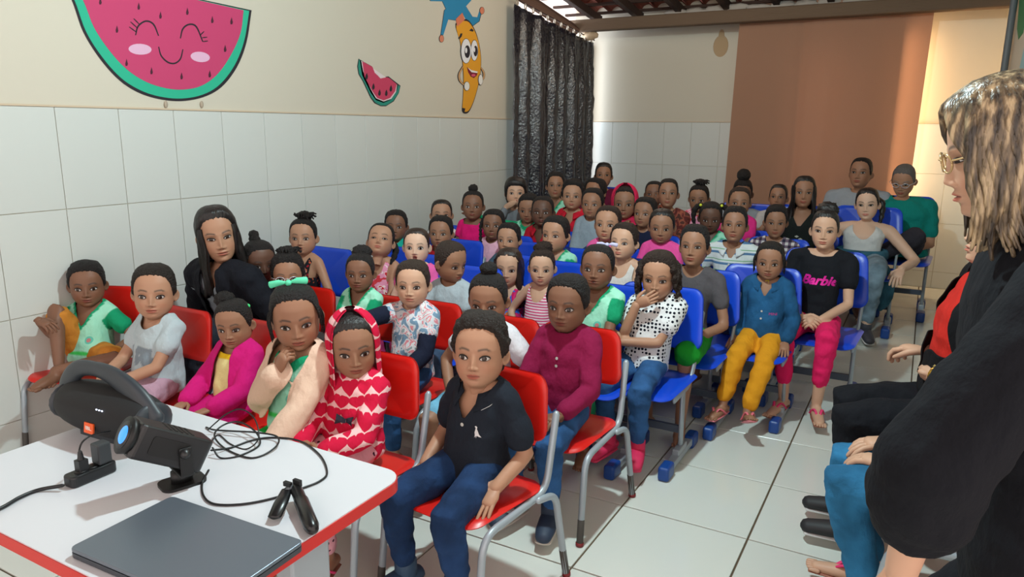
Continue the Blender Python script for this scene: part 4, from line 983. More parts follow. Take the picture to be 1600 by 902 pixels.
paint_layer('rind', cu([(208, 466), (225, 478), (240, 560), (300, 700), (340, 770), (400, 795), (460, 775), (505, 715), (515, 668), (530, 676), (515, 730), (476, 790), (420, 826), (380, 827), (335, 803), (303, 762), (246, 640), (210, 580), (201, 520)]), rgb(36, 140, 122), 1, ms)
paint_layer('pith', cu([(214, 472), (245, 485), (505, 665), (498, 720), (455, 782), (400, 806), (340, 785), (300, 728), (232, 590)]), rgb(226, 214, 216), 1, ms)
paint_layer('flesh', cu([(232, 480), (312, 524), (330, 570), (352, 590), (375, 615), (425, 605), (445, 612), (502, 660), (490, 715), (450, 768), (400, 786), (350, 768), (312, 715), (250, 600)]), rgb(200, 62, 96), 2, ms)
for u, v in ((265, 597), (318, 677), (366, 725), (419, 727), (455, 692)): paint_layer('seed', cu([(u-10, v+14), (u-6, v-8), (u+3, v-26), (u+11, v+2), (u+8, v+20), (u-2, v+27)]), INK, 3, ms)
bn = mural('painted_banana', 'painted smiling banana wearing a blue jester hat beside the dark curtain', (735, 90))
body_ = cu(closed([(968, 200), (1000, 330), (1018, 480), (1026, 620), (1022, 760), (1018, 860), (1058, 872), (1095, 810), (1130, 700), (1152, 590), (1160, 470), (1145, 350), (1110, 240), (1050, 165)]))
hat = cu([(860, -40), (770, -30), (768, 8), (862, 10), (890, 70), (878, 80), (850, 270), (868, 275), (908, 150), (975, 160), (1020, 105), (1060, 180), (1100, 200), (1148, 165), (1165, 95), (1150, 88), (1135, 135), (1095, 130), (1045, 50), (1085, 5), (1075, -40)])
grow = lambda P, s: (lambda c: [(c[0]+(p[0]-c[0])*s, c[1]+(p[1]-c[1])*s) for p in P])(np.mean(P, axis=0))
paint_layer('hat_outline', grow(hat, 1.03), INK, 0, bn); paint_layer('hat', hat, rgb(34, 132, 178), 1, bn)
paint_layer('outline', grow(body_, 1.04), INK, 2, bn); paint_layer('peel', body_, rgb(226, 158, 36), 3, bn); paint_layer('hat_rim', cu([(965, 150), (1015, 100), (1032, 155), (975, 208)]), rgb(214, 120, 88), 4, bn)
paint_layer('tip', cu([(1015, 845), (1038, 850), (1030, 876), (1014, 868)]), INK, 4, bn)
el = lambda u, v, a, b, r=0.: cu([(u+a*math.cos(t)*math.cos(r)-b*math.sin(t)*math.sin(r), v+a*math.cos(t)*math.sin(r)+b*math.sin(t)*math.cos(r)) for t in [2*math.pi*k/18 for k in range(18)]])
for u, v, a, b in ((1043, 400, 42, 100), (1108, 395, 30, 84)):
    paint_layer('eye_outline', el(u, v, a, b), INK, 4, bn); paint_layer('eye_white', el(u, v, a-4, b-4), rgb(232, 232, 236), 5, bn); paint_layer('pupil', el(u+8, v+5, a*.52, b*.5), INK, 6, bn); paint_layer('glint', el(u-2, v-5, a*.2, b*.22), rgb(232, 232, 236), 7, bn)
paint_layer('mouth', cu([(1050, 525), (1080, 548), (1135, 560), (1128, 590), (1105, 612), (1080, 600), (1060, 565)]), rgb(120, 20, 40), 4, bn); paint_layer('teeth', cu([(1056, 530), (1082, 549), (1134, 561), (1130, 572), (1085, 566)]), rgb(236, 236, 236), 5, bn); paint_layer('tongue', el(1100, 590, 16, 10), rgb(214, 90, 120), 5, bn)
for P in ([(985, 300), (1000, 262), (1014, 262), (1008, 285), (992, 305)], [(1068, 240), (1085, 222), (1102, 238), (1096, 248)]): paint_layer('eyebrow', cu(P), INK, 5, bn)
for P in ([(1020, 520), (990, 580), (995, 630), (1025, 665)], [(1160, 530), (1182, 570), (1180, 610), (1160, 640)]): paint_layer('arm_outline', stroke(cu(P), 3.4), INK, 4, bn); paint_layer('arm', stroke(cu(P), 2.2), rgb(205, 160, 110), 5, bn)
for u, v, a, b in ((1047, 675, 20, 34), (1155, 625, 16, 40)): paint_layer('glove_outline', el(u, v, a+3, b+3), INK, 6, bn); paint_layer('glove', el(u, v, a, b), rgb(232, 230, 226), 7, bn)
for u, v in ((853, 303), (1170, 83)): paint_layer('bobble_outline', el(u, v, 19, 30), INK, 2, bn); paint_layer('bobble', el(u, v, 16, 27), rgb(214, 130, 100), 3, bn)
mr_ = empty('painted_leaf', (0, 0, 0)); tag(mr_, 'green painted leaf shape at the top of the right wall, cut by the frame', 'mural')
paint_layer('leaf', [(1592, -30), (1591, 10), (1588, 45), (1590, 62), (1597, 52), (1603, 20), (1625, -30)], rgb(40, 130, 84), 0, mr_, 'R'); paint_layer('sky_patch', [(1602, 60), (1592, 105), (1596, 135), (1640, 140), (1640, 50)], rgb(150, 196, 204), 0, mr_, 'R')
# marks left by old fixings under the watermelon
for px_ in (259, 315):
    mb = MB(); y, z = wallpt(px_, 163); mb.ell((.002, y, z), (.004, .010, .018), 10, 6); tag(mb.obj('plaster_patch', mat('patch', rgb(176, 160, 142), .9)), 'small grey filled hole in the plaster under the watermelon, %s' % ('left one' if px_ < 300 else 'right one'), 'plaster patch')
# dark plastic curtain over the side opening
def curtain():
    V = []; F = []; n, m = 150, 46; y0, y1 = 5.80, 7.57; rnd = random.Random(2)
    for i in range(n+1):
        s = i/n; y = y0+(y1-y0)*s; zt = 2.455-.155*s*(1) ; zb = .25
        fold = .030*math.sin(s*46+1.4*math.sin(s*9))+.018*math.sin(s*97+2)
        for j in range(m+1):
            q = j/m; z = zt+(zb-zt)*q; k = .35+.65*min(1, q*4)
            cr = .012*noise.noise(Vector((y*9, z*7, 1)))+.012*noise.noise(Vector((y*26, z*22, 4)))
            V.append((.075+fold*k+cr+.03*math.exp(-((s-.27)/.02)**2), y, z))
    for i in range(n):
        for j in range(m): a = i*(m+1)+j; F.append((a, a+m+1, a+m+2, a+1))
    m_ = mat('black_plastic', rgb(34, 35, 44), .22, spec=1.0, bump=(48, 1.0, .009, (1, 1, .8)))
    r = empty('curtain', (0, 0, 0)); tag(r, 'shiny black plastic curtain hung over the side opening near the back corner', 'curtain')
    c = mesh_obj('sheet', V, F, m_, r); s = c.modifiers.new('t', 'SOLIDIFY'); s.thickness = .002
    for k in range(12):
        s = (k+.4)/12; mb = MB(); c0 = Vector((.085, y0+(y1-y0)*s, 2.475-.155*s))
        mb.tube([c0+Vector((0, .017*math.cos(t), .022*math.sin(t))) for t in [2*math.pi*q/12 for q in range(13)]], .0055, 6, 0); mb.obj('ring', mat('ring_metal', rgb(190, 176, 160), .4, .3), r)
    mb = MB(); mb.tube([(.07, 5.8, 2.505), (.07, 7.6, 2.335)], .006, 6, 1); mb.obj('cord', M_WOODD, r)
curtain()
def blanket():
    V = []; F = []; n, m = 120, 50; x0, x1 = 1.63, 3.235; zt, zb = 2.56, .30
    for i in range(n+1):
        s = i/n
        for j in range(m+1):
            q = j/m; z = zt+(zb-zt)*q; xx = x0+(x1-x0)*s + (-.05*q if s < .5 else -.03*q)
            f = .022*math.sin(s*9+.8*q)+.016*math.sin(s*22+1.5*math.sin(q*3))*(.3+q)+.03*math.exp(-((s-.36-.04*q)/.03)**2)-.03*math.exp(-((s-.55+.05*q)/.05)**2)*(.4+q)
            V.append((xx, 7.42+f*(.4+.8*q)+.02*(x1-xx)*0, z))
    for i in range(n):
        for j in range(m): a = i*(m+1)+j; F.append((a, a+m+1, a+m+2, a+1))
    m_ = mat('brown_cloth', rgb(170, 132, 110), .95, spec=.1, bump=(240, .5, .003)); nt = m_.node_tree; b = bsdf(m_)
    tr_ = node(m_, 'ShaderNodeBsdfTranslucent'); tr_.inputs[0].default_value = (*rgb(190, 146, 128), 1); mx = node(m_, 'ShaderNodeMixShader'); mx.inputs[0].default_value = .2
    out = [x for x in nt.nodes if x.type == 'OUTPUT_MATERIAL'][0]; nt.links.new(b.outputs[0], mx.inputs[1]); nt.links.new(tr_.outputs[0], mx.inputs[2]); nt.links.new(mx.outputs[0], out.inputs[0])
    tag(mesh_obj('blanket', V, F, m_), 'brown cloth sheet hanging from the roof beam in front of the back wall', 'curtain')
blanket()
# ------------------------------------------------------------------ chairs
M_RED = mat('red_plastic', rgb(212, 30, 22), .32, spec=.5); M_BLUE = mat('blue_plastic', rgb(16, 70, 205), .34, spec=.5); M_GREY = mat('grey_tube', rgb(160, 170, 178), .38, .25, .5); M_DKG = mat('dark_grey_bar', rgb(74, 84, 98), .45, .2); M_CAP = mat('blue_cap', rgb(20, 66, 140), .4); M_WORN = mat('worn_tube', rgb(70, 66, 62), .7); M_TIP = mat('red_tip', rgb(120, 22, 28), .6)
def slab(w0, w1, d0, d1, zf, th, r, n=10, vert=False):
    """rounded plate: outline in (a,b), height zf(a,b); th thickness"""
    pts = []
    for (cx_, cy_, a0) in ((w1-r, d1-r, 0), (-w1+r, d1-r, 90), (-w0+r, d0+r, 180), (w0-r, d0+r, 270)):
        for k in range(6): a = math.radians(a0+k*18); pts.append((cx_+r*math.cos(a), cy_+r*math.sin(a)))
    V = []; F = []; N = len(pts); rings = [1.0, .97, .8, .55, .28, 0.02]; c = (0, (d0+d1)/2)
    for side in (0, 1):
        for s in rings:
            for p in pts:
                a, b = c[0]+(p[0]-c[0])*s, c[1]+(p[1]-c[1])*s; z = zf(a, b)+(-th if side else 0)+(-th*.5+th*1.0*side*1 if s == 1.0 else 0)*1
                V.append((a, b, z))
    R_ = len(rings)
    for side in (0, 1):
        o = side*R_*N
        for j in range(R_-1):
            for i in range(N):
                q = (o+j*N+i, o+j*N+(i+1) % N, o+(j+1)*N+(i+1) % N, o+(j+1)*N+i); F.append(q if not side else q[::-1])
        q = tuple(o+(R_-1)*N+i for i in range(N)); F.append(q if not side else q[::-1])
    for i in range(N): F.append((i, R_*N+i, R_*N+(i+1) % N, (i+1) % N))
    return V, F
def tz(V, f): return [f(v) for v in V]
def red_chair():
    r = empty('school_chair')
    V, F = slab(.175, .185, -.185, .165, lambda a, b: .335-.10*max(0, -b-.13)-.6*max(0, .0)+.012*(abs(a)/.18)**2-.012*math.exp(-((b-.05)/.1)**2), .014, .055); mesh_obj('seat', V, F, M_RED, r)
    V, F = slab(.185, .170, .47, .675, lambda a, b: 0, .014, .05); V = [(a, .185+.035*(z_ := (b-.47)/.2)-.045*(1-(a/.185)**2)*-1*.6-.03+(c), b) for a, b, c in V]; mesh_obj('backrest', V, F, M_RED, r)
    R_ = .0115
    for s in (-1, 1):
        x = s*.185; mb = MB(); mb.tube(round_path([(x*1.02, -.20, .0), (x, -.165, .312), (x, .155, .318), (x*.97, .215, .55)], .06), R_, 10, 1); mb.obj('side_frame', M_GREY, r)
        mb = MB(); mb.tube(round_path([(x*1.08, .09, .318), (x*1.12, .175, .305), (x*1.22, .225, .0)], .06), R_, 10, 1); lg = mb.obj('rear_leg', M_GREY, r)
        mb = MB(); mb.tube([(x*1.022, -.2, .0), (x*1.016, -.190, .095)], R_*1.06, 10, 1); mb.obj('worn_end', M_WORN, lg); mb = MB(); mb.tube([(x*1.22, .226, .0), (x*1.185, .2085, .10)], R_*1.06, 10, 1); mb.obj('worn_end', M_WORN, lg)
        mb = MB(); mb.tube([(x*1.022, -.2, .002), (x*1.021, -.199, .014)], R_*1.25, 10, 0); mb.obj('foot_tip', M_TIP, lg); mb = MB(); mb.tube([(x*1.22, .226, .002), (x*1.217, .2255, .014)], R_*1.25, 10, 0); mb.obj('foot_tip', M_TIP, lg)
    mb = MB(); mb.tube([(-.185, .0, .312), (.185, .0, .312)], .009, 8, 1); mb.obj('crossbar', M_GREY, r)
    return r
def blue_chair():
    r = empty('school_chair')
    V, F = slab(.20, .215, -.195, .18, lambda a, b: .352-.12*max(0, -b-.13)+.012*(abs(a)/.2)**2, .014, .05); mesh_obj('seat', V, F, M_BLUE, r)
    V, F = slab(.215, .195, .46, .725, lambda a, b: 0, .014, .05); V = [(a, .215+.07*((b-.46)/.26)+.035*(1-(a/.2)**2)-.03+c, b) for a, b, c in V]; mesh_obj('backrest', V, F, M_BLUE, r)
    for s in (-1, 1):
        x = s*.185; mb = MB(); mb.tube(round_path([(x, .04, .07), (x, .03, .325)], .02), .019, 10, 1, flat=(1, .55), up=(1, 0, 0)); lg = mb.obj('leg', M_GREY, r)
        mb = MB(); mb.tube(round_path([(x, -.10, .325), (x, .14, .325), (x*1.02, .225, .50), (x*1.02, .26, .62)], .06), .017, 10, 1, flat=(1, .5), up=(1, 0, 0)); mb.obj('back_upright', M_GREY, r)
        mb = MB(); mb.box((x, .03, .035), (.035, .36, .032)); mb.box((x, .03, .06), (.03, .12, .03)); ft_ = bevelled(mb.obj('foot_bar', M_GREY, r, False), .004)
        for q in (-1, 1):
            mb = MB(); mb.box((x, .03+q*.185, .032), (.048, .09, .062)); bevelled(mb.obj('end_cap', M_CAP, ft_, False), .012, 3)
    mb = MB(); mb.box((0, .05, .14), (.37, .018, .032)); mb.obj('crossbar', M_DKG, r, False)
    return r
RED0, BLUE0 = red_chair(), blue_chair(); used = set(); NCH = {}
def place_chair(kind, x, y, rz, label, group=None, scale=1.0):
    src = RED0 if kind == 'red' else BLUE0
    o = src if kind not in used else copy_tree(src); used.add(kind)
    o.location = (x, y, 0); o.rotation_euler = (0, 0, rz); o.scale = (scale,)*3
    tag(o, label, 'chair', group or ('red school chairs in the front rows' if kind == 'red' else 'blue school chairs in the back rows')); return o
# ------------------------------------------------------------------ table and what lies on it
def on(x, y, z): p = at(x, y, 2, z); return Vector(p)
TZ = .62
tb = empty('table', (1.87, .96, 0)); tag(tb, 'white topped school table with red edge in the lower left foreground', 'table')
def rrect(x0, x1, y0, y1, r, n=7):
    P = []
    for cx_, cy_, a0 in ((x1-r, y1-r, 0), (x0+r, y1-r, 90), (x0+r, y0+r, 180), (x1-r, y0+r, 270)):
        for k in range(n): a = math.radians(a0+90*k/(n-1)); P.append((cx_+r*math.cos(a), cy_+r*math.sin(a)))
    return P
def prism(P, z0, z1):
    n = len(P); V = [(p[0], p[1], z0) for p in P]+[(p[0], p[1], z1) for p in P]; return V, [tuple(range(n-1, -1, -1)), tuple(range(n, 2*n))]+[(i, (i+1) % n, n+(i+1) % n, n+i) for i in range(n)]
loc = lambda P: [(p[0]-1.87, p[1]-.96) for p in P]
V, F = prism(loc(rrect(1.41, 2.335, .66, 1.268, .055)), TZ-.004, TZ); mesh_obj('tabletop', V, F, mat('white_laminate', rgb(212, 214, 220), .3), tb, smooth=False)
V, F = prism(loc(rrect(1.4075, 2.3375, .6575, 1.2705, .057)), TZ-.03, TZ-.003); mesh_obj('red_edge', V, F, mat('red_edge', rgb(196, 34, 30), .4), tb, smooth=False)
for s, x in (('l', -.40), ('r', .385)):
    mb = MB(); mb.box((x, .05, .33), (.05, .11, .52)); leg_ = bevelled(mb.obj('leg', M_GREY, tb, False), .006)
    mb = MB(); mb.box((x, 0, .03), (.05, .52, .05)); bevelled(mb.obj('foot', M_GREY, leg_, False), .01)
    mb = MB(); mb.box((x, 0, TZ-.045), (.05, .5, .03)); mb.obj('support', M_GREY, leg_, False)
mb = MB(); mb.box((0, .05, .38), (.77, .02, .08)); mb.obj('stretcher', M_GREY, tb, False)
# laptop
A, B, Cc = on(93, 865, .645), on(268, 772, .645), on(475, 842, .645); ux = (Cc-B); w = ux.length; ux.normalize(); uy = (A-B); uy = uy-ux*uy.dot(ux); uy.z = 0; d = .225; uy.normalize(); ctr = B+ux*w/2+uy*d/2; ang = math.atan2(ux.y, ux.x)
lp = empty('laptop', (ctr.x, ctr.y, TZ), ang); tag(lp, 'closed grey laptop lying at the near edge of the white table', 'laptop')
V, F = prism(rrect(-w/2, w/2, -d/2, d/2, .012, 4), .002, .012); o = mesh_obj('base', V, F, mat('laptop_dark', rgb(70, 76, 84), .45, .4), lp, smooth=False)
V, F = prism(rrect(-w/2, w/2, -d/2, d/2, .012, 4), .0135, .021); o = bevelled(mesh_obj('lid', V, F, mat('laptop_grey', rgb(112, 122, 134), .38, .55), lp, smooth=False), .0015)
mb = MB(); mb.box((w*.18, d/2-.006, .0065), (.06, .015, .007)); mb.obj('port', mat('matte_black', rgb(18, 19, 21), .55), lp, smooth=False)
for s in (-1, 1): mb = MB(); mb.box((s*w*.42, 0, .001), (.02, .16, .002)); mb.obj('rubber_foot', mat('matte_black'), lp, smooth=False)
# bluetooth speaker
def speaker():
    c = on(150, 690, TZ); c = c+Vector((0, .045, 0)); r = empty('speaker', (c.x, c.y, TZ), math.radians(2)); tag(r, 'large black portable speaker with grey carry handle on the far left of the table', 'speaker')
    M_SP = mat('speaker_cloth', rgb(20, 22, 25), .75, bump=(500, .3, .001)); M_HD = mat('speaker_handle', rgb(48, 55, 62), .45)
    hw = .128; R_ = .062; V = []; F = []; n, m = 40, 26
    for j in range(m+1):
        s = -1+2*j/m; x = hw*math.sin(s*math.pi/2); rr_ = R_*max(.02, math.cos(s*math.pi/2))**.42
        for i in range(n): a = 2*math.pi*i/n; V.append((x, rr_*.86*math.cos(a), .066+rr_*math.sin(a)))
    for j in range(m):
        for i in range(n): F.append((j*n+i, j*n+(i+1) % n, (j+1)*n+(i+1) % n, (j+1)*n+i))
    bd = mesh_obj('body', V, F, M_SP, r)
    mb = MB(); mb.tube(smooth_path([(-.125, 0, .05), (-.122, 0, .10), (-.085, 0, .148), (-.03, 0, .160), (.03, 0, .150), (.085, 0, .115), (.12, 0, .066)], 6), [.011+.007*abs(i/36-.5)*2*(1.5 if i > 18 else .6) for i in range(37)], 14, 2, flat=(1.7, .8), up=(0, 1, 0)); mb.obj('handle', M_HD, r)
    for s in (-1, 1): mb = MB(); mb.ell((s*.122, 0, .064), (.012, .042, .045), 18, 10); mb.obj('end_radiator', M_HD, r)
    mb = MB(); mb.box((0, 0, .006), (.12, .05, .012)); mb.obj('base_foot', M_HD, r, False)
    mb = MB(); mb.box((0, 0, 0), (.026, .003, .024), Matrix.Rotation(-.12, 3, 'X')); o = mb.obj('logo_plate', mat('orange', rgb(235, 92, 30), .4), r, False); o.location = (.018, -.0545, .048)
    V, F = text_mesh('JBL', .013, .0004); o2 = mesh_obj('lettering', [(v[0], -.002, v[1]) for v in V], F, mat('logo_white', rgb(240, 225, 215), .5), o, smooth=False)
    for k in range(3): mb = MB(); mb.ell((.035+k*.008, -.0475-.0, .094), (.0022, .0012, .0016), 8, 5); mb.obj('status_light', mat('led', (.6, .7, 1), .5, emit=(.7, .8, 1), es=4), r)
    r.scale = (1.36, 1.36, 1.1)
    return r
speaker()
def projector():
    c = on(285, 755, TZ); r = empty('projector', (c.x, c.y, TZ), math.radians(-14)); tag(r, 'black mini projector with glowing blue lens on a swivel stand', 'projector')
    M_PB = mat('projector_black', rgb(30, 31, 33), .38, bump=(90, .15, .001)); M_PD = mat('projector_dark', rgb(14, 15, 16), .5)
    mb = MB(); V, F = prism(rrect(-.045, .045, -.032, .032, .02, 6), 0, .006); mb.add(V, F); mb.obj('base_plate', M_PD, r, False)
    mb = MB(); mb.tube(round_path([(0, .0, .003), (0, .0, .03)], .01), .016, 12, 0, flat=(1.4, 1), up=(0, 1, 0)); mb.obj('neck', M_PD, r)
    mb = MB(); mb.box((0, 0, .032), (.03, .082, .006)); [mb.box((.0, s*.0395, .062), (.026, .004, .062)) for s in (-1, 1)]; bevelled(mb.obj('bracket', M_PD, r, False), .002)
    T_ = Matrix.Translation((-.02, 0, .092)) @ Matrix.Rotation(math.radians(30), 4, 'Y')
    V, F = prism(rrect(-.082, .075, -.035, .035, .012, 5), -.036, .036); bd = bevelled(mesh_obj('housing', V, F, M_PB, r, smooth=False), .006, 3); bd.matrix_local = T_
    V, F = prism(rrect(-.05, .03, -.0195, .0195, .006, 4), 0, .0012); o = mesh_obj('side_panel', [(a, -.0355-c_, b) for a, b, c_ in V], F, M_PD, bd, smooth=False)
    mb = MB(); mb.tube([(-.080, 0, 0), (-.093, 0, .0)], [.036, .038], 28, 0, up=(0, 0, 1)); mb.obj('lens_bezel', M_PD, bd)
    mb = MB(); mb.tube([(-.0935, 0, 0), (-.0945, 0, 0)], [.028, .028], 28, 0, up=(0, 0, 1)); mb.obj('lens_ring', M_PB, bd)
    mb = MB(); mb.ell((-.093, 0, 0), (.006, .019, .019), 24, 12); mb.obj('lens', mat('lens_blue', rgb(30, 90, 180), .08, emit=rgb(70, 160, 255), es=1.1), bd)
    mb = MB(); mb.tube([(.02, -.042, .0), (.02, -.047, .0)], [.011, .010], 16, 1, up=(0, 0, 1)); mb.obj('pivot_knob', M_PB, bd)
    for k in range(5): mb = MB(); mb.box((-.02+k*.012, 0, .0365), (.005, .05, .001)); mb.obj('vent_slot', M_PD, bd, False)
    return r
pj = projector(); pj.rotation_euler = (0, 0, math.radians(72)); pj.scale = (1.08,)*3
def power_strip():
    a, b = on(112, 752, TZ+.012), on(170, 728, TZ+.012); c = (a+b)/2; an = math.atan2((b-a).y, (b-a).x); r = empty('power_strip', (c.x, c.y, TZ), an); tag(r, 'short black power strip with two plugs on the white table', 'power strip')
    M_B = mat('strip_black', rgb(24, 25, 28), .4); L = (b-a).length+.02
    mb = MB(); V, F = prism(rrect(-L/2, L/2, -.021, .021, .012, 5), 0, .026); mb.add(V, F); bevelled(mb.obj('case', M_B, r, False), .004)
    for k in (-.022, .004, .028):
        mb = MB(); mb.tube([(k, 0, .026), (k, 0, .028)], .013, 14, 0); mb.obj('socket', mat('matte_black'), r)
    mb = MB(); mb.box((-.018, 0, .040), (.022, .02, .028)); mb.tube([(-.018, 0, .052), (-.018, .0, .072)], [.008, .005], 8, 1); bevelled(mb.obj('plug', M_B, r, False), .003)
    mb = MB(); mb.box((.03, 0, .052), (.032, .032, .05)); bevelled(mb.obj('adapter', mat('adapter_grey', rgb(52, 56, 60), .45), r, False), .004)
    return c, an
psc, psa = power_strip()
M_CAB = mat('cable_black', rgb(16, 17, 20), .42)
def cable(name, pts, rad, label, cat='cable', lift=0, group=None, k=8):
    z = TZ+rad+.0005; P = []
    for p in pts: q = on(p[0], p[1], z+(p[2] if len(p) > 2 else 0)); P.append(q)
    mb = MB(); mb.tube(smooth_path(P, k), rad, 7, 1); return tag(mb.obj(name, M_CAB), label, cat, group)
cable('power_cable', [(-60, 820), (0, 795), (30, 778), (60, 766), (98, 759, .008)], .0042, 'thick black mains cable running off the left edge of the table', 'cable')
cable('plug_lead', [(122, 712, .055), (128, 692, .085), (145, 680, .09), (172, 674, .07)], .002, 'thin black lead arching from the power strip plug to the projector', 'cable')
cable('projector_cable', [(326, 735, .02), (316, 755), (318, 775), (335, 788), (380, 788), (430, 778), (470, 764), (500, 752), (511, 738), (500, 712), (470, 690), (430, 684), (395, 688), (360, 700), (330, 704, .01)], .0026, 'black cable looping round the middle of the table to the phone clamp', 'cable')
cable('coiled_cable', [(332, 700, .02), (345, 716, .0), (375, 712), (405, 696), (400, 676, .012), (375, 660, .02), (350, 664, .02), (335, 680, .01), (350, 700), (385, 715), (410, 712), (433, 696, .006), (432, 682, .01), (400, 676, .012), (365, 674, .01), (335, 672, .005), (322, 668)], .0024, 'black cable coiled loosely behind the projector', 'cable')
cable('looped_lead', [(325, 672, .01), (338, 660, .03), (356, 646, .05), (378, 640, .06), (398, 655, .05), (404, 685, .02), (385, 702), (360, 694), (342, 680), (330, 690)], .0018, 'thin black lead standing up in loops near the far table edge', 'cable')
def clamp():
    a, b = on(444, 770, TZ), on(489, 822, TZ); r = empty('phone_clamp', (a.x, a.y, TZ), 0); tag(r, 'black phone tripod with spring clamp lying by the laptop', 'tripod')
    A_ = Vector(on(463, 765, TZ+.03))-Vector((a.x, a.y, TZ)); B_ = Vector(on(488, 826, TZ+.016))-Vector((a.x, a.y, TZ))
    mb = MB(); mb.tube([A_, A_.lerp(B_, .3), A_.lerp(B_, .32), A_.lerp(B_, .95), B_], [.013, .0135, .0155, .0155, .013], 18, 3); g = mb.obj('grip', mat('tripod_black', rgb(20, 21, 23), .3), r)
    C_ = Vector(on(429, 808, TZ+.014))-Vector((a.x, a.y, TZ)); D_ = Vector(on(448, 766, TZ+.03))-Vector((a.x, a.y, TZ))
    mb = MB(); mb.tube([D_, D_.lerp(C_, .5), C_], [.010, .013, .012], 10, 1, flat=(1.2, .5)); mb.obj('clamp_jaw', mat('tripod_black'), r)
    mb = MB(); mb.tube([D_, (A_+D_)/2+Vector((0, 0, .006)), A_], .007, 8, 1); mb.obj('clamp_bridge', mat('tripod_grey', rgb(84, 92, 98), .3, .5), r)
    mb = MB(); mb.box(A_+Vector((0, .004, .014)), (.02, .008, .014)); mb.box(D_+Vector((0, .004, .012)), (.02, .008, .010)); mb.obj('rubber_pad', mat('matte_black'), r, False)
clamp()
# ------------------------------------------------------------------ who sits where
MINT, GREEN, WHITE, BLK = rgb(158, 224, 196), rgb(22, 150, 104), rgb(214, 216, 220), rgb(24, 26, 32)
UNI = dict(col=MINT, slc=GREEN, band=GREEN, neck='v', vd=.44, sleeve=.62, stripe=(-.98, -1.06, rgb(70, 205, 95)))
def decal_down(ctx, txt, size, cx, cy, m):
    from mathutils.bvhtree import BVHTree
    V, FF = ctx['legmesh']; bt = BVHTree.FromPolygons([Vector(v) for v in V], FF); h = ctx['h']; T2, F2 = text_mesh(txt, 1, .03); T2, F2 = dense([(v[0], v[1]) for v in T2], F2); out = []
    for v in T2:
        x, y = (cx+v[0]*size)*h, (cy+v[1]*size)*h; hit = bt.ray_cast(Vector((x, y, .70)), Vector((0, 0, -1))); out.append((x, y, hit[0].z+.005 if hit[0] is not None else None))
    zs = [o[2] for o in out if o[2] is not None]; zm = sum(zs)/len(zs) if zs else .5; out = [(x, y, z if z is not None and abs(z-zm) < .02 else zm) for x, y, z in out]
    mesh_obj('lettering', out, F2, m, ctx['root'], smooth=False)
def badge(ctx):
    decal(ctx, *poly2(disc2(.085, 18)), 'badge', mat('badge_ring', rgb(96, 190, 170), .7), .20, -.72, 1, .004); decal(ctx, *poly2(disc2(.045, 12)), 'badge_centre', mat('badge_mid', rgb(190, 120, 120), .7), .20, -.72, 1, .0065)
def sh(c, s=rgb(205, 205, 205)): return (c, s)
JEANS = dict(kind='denim', col=rgb(44, 82, 128)); DJEANS = dict(kind='denim', col=rgb(28, 52, 88))
def txt_on(txt, size, cx, cz, name, m, shear=0., bold=0.):
    def f(ctx):
        V, F = text_mesh(txt, 1, bold/size, shear); decal(ctx, [(v[0], v[1]) for v in V], F, name, m, cx, cz, size, .004)
    return f
def buttons(cx, zs, col=rgb(190, 190, 185)):
    def f(ctx):
        for z in zs: decal(ctx, *poly2(disc2(.028, 10)), 'button', mat('button_%d' % int(col[0]*99), col, .35), cx, z, 1, .006)
    return f
def bob(name, pos, r, col, n=12):                      # small solid ornament in head units
    def f(ctx):
        mb = MB(); p = ctx['HM'] @ Vector(pos); mb.ell(p, tuple(q*ctx['h'] for q in r), n, 8); mb.obj(name, mat('orn_%d_%d_%d' % tuple(int(c*255) for c in col), col, .5), ctx['root'])
    return f
def bow(pos, w, col, name='hair_bow', on_top=False):
    def f(ctx):
        h = ctx['h']; HM = ctx['HM']; m = mat('bow_%d_%d_%d' % tuple(int(c*255) for c in col), col, .6); p = Vector(pos); mb = MB(); M = lambda v: HM @ (p+Vector(v))
        for s in (-1, 1): mb.tube([M((s*.02*w, 0, 0)), M((s*.45*w, -.02, .02)), M((s*.9*w, -.01, 0))], [.10*w*h*.35, .10*w*h*1.6, .10*w*h*1.9], 10, 2, flat=(1, .45), up=(0, 1, 0))
        mb.ell(M((0, -.02, 0)), (.05*h, .05*h, .05*h), 10, 6); mb.obj(name, m, ctx['root'])
    return f
def glasses(ctx, col=rgb(205, 205, 215)):
    F = FEAT[ctx['child']]; HM = ctx['HM']; h = ctx['h']; mb = MB(); m = mat('glasses_%d' % int(col[0]*99), col, .25, .3)
    for s in (-1, 1):
        y0 = float(surf_y(np.array(.0), np.array(F['ez']), ctx['child']))-.03
        mb.tube([HM @ Vector((s*F['ex']+.105*math.cos(t), y0-.0+.02*abs(math.cos(t))*0+.05*(abs(s*F['ex']+.105*math.cos(t))/.26)**2, F['ez']+.075*math.sin(t))) for t in [2*math.pi*k/20 for k in range(21)]], .009*h, 6, 0)
        mb.tube([HM @ Vector((s*.262, y0+.05, F['ez']+.02)), HM @ Vector((s*.37, y0+.2, F['ez']+.03)), HM @ Vector((s*.385, .02, F['ez']+.0))], .008*h, 6, 1)
    mb.tube([HM @ Vector((-.055, y0, F['ez']+.02)), HM @ Vector((0, y0-.015, F['ez']+.035)), HM @ Vector((.055, y0, F['ez']+.02))], .008*h, 6, 1)
    mb.obj('glasses', m, ctx['root'])
def multi(*fs):
    def f(ctx):
        for g in fs: g(ctx)
    return f
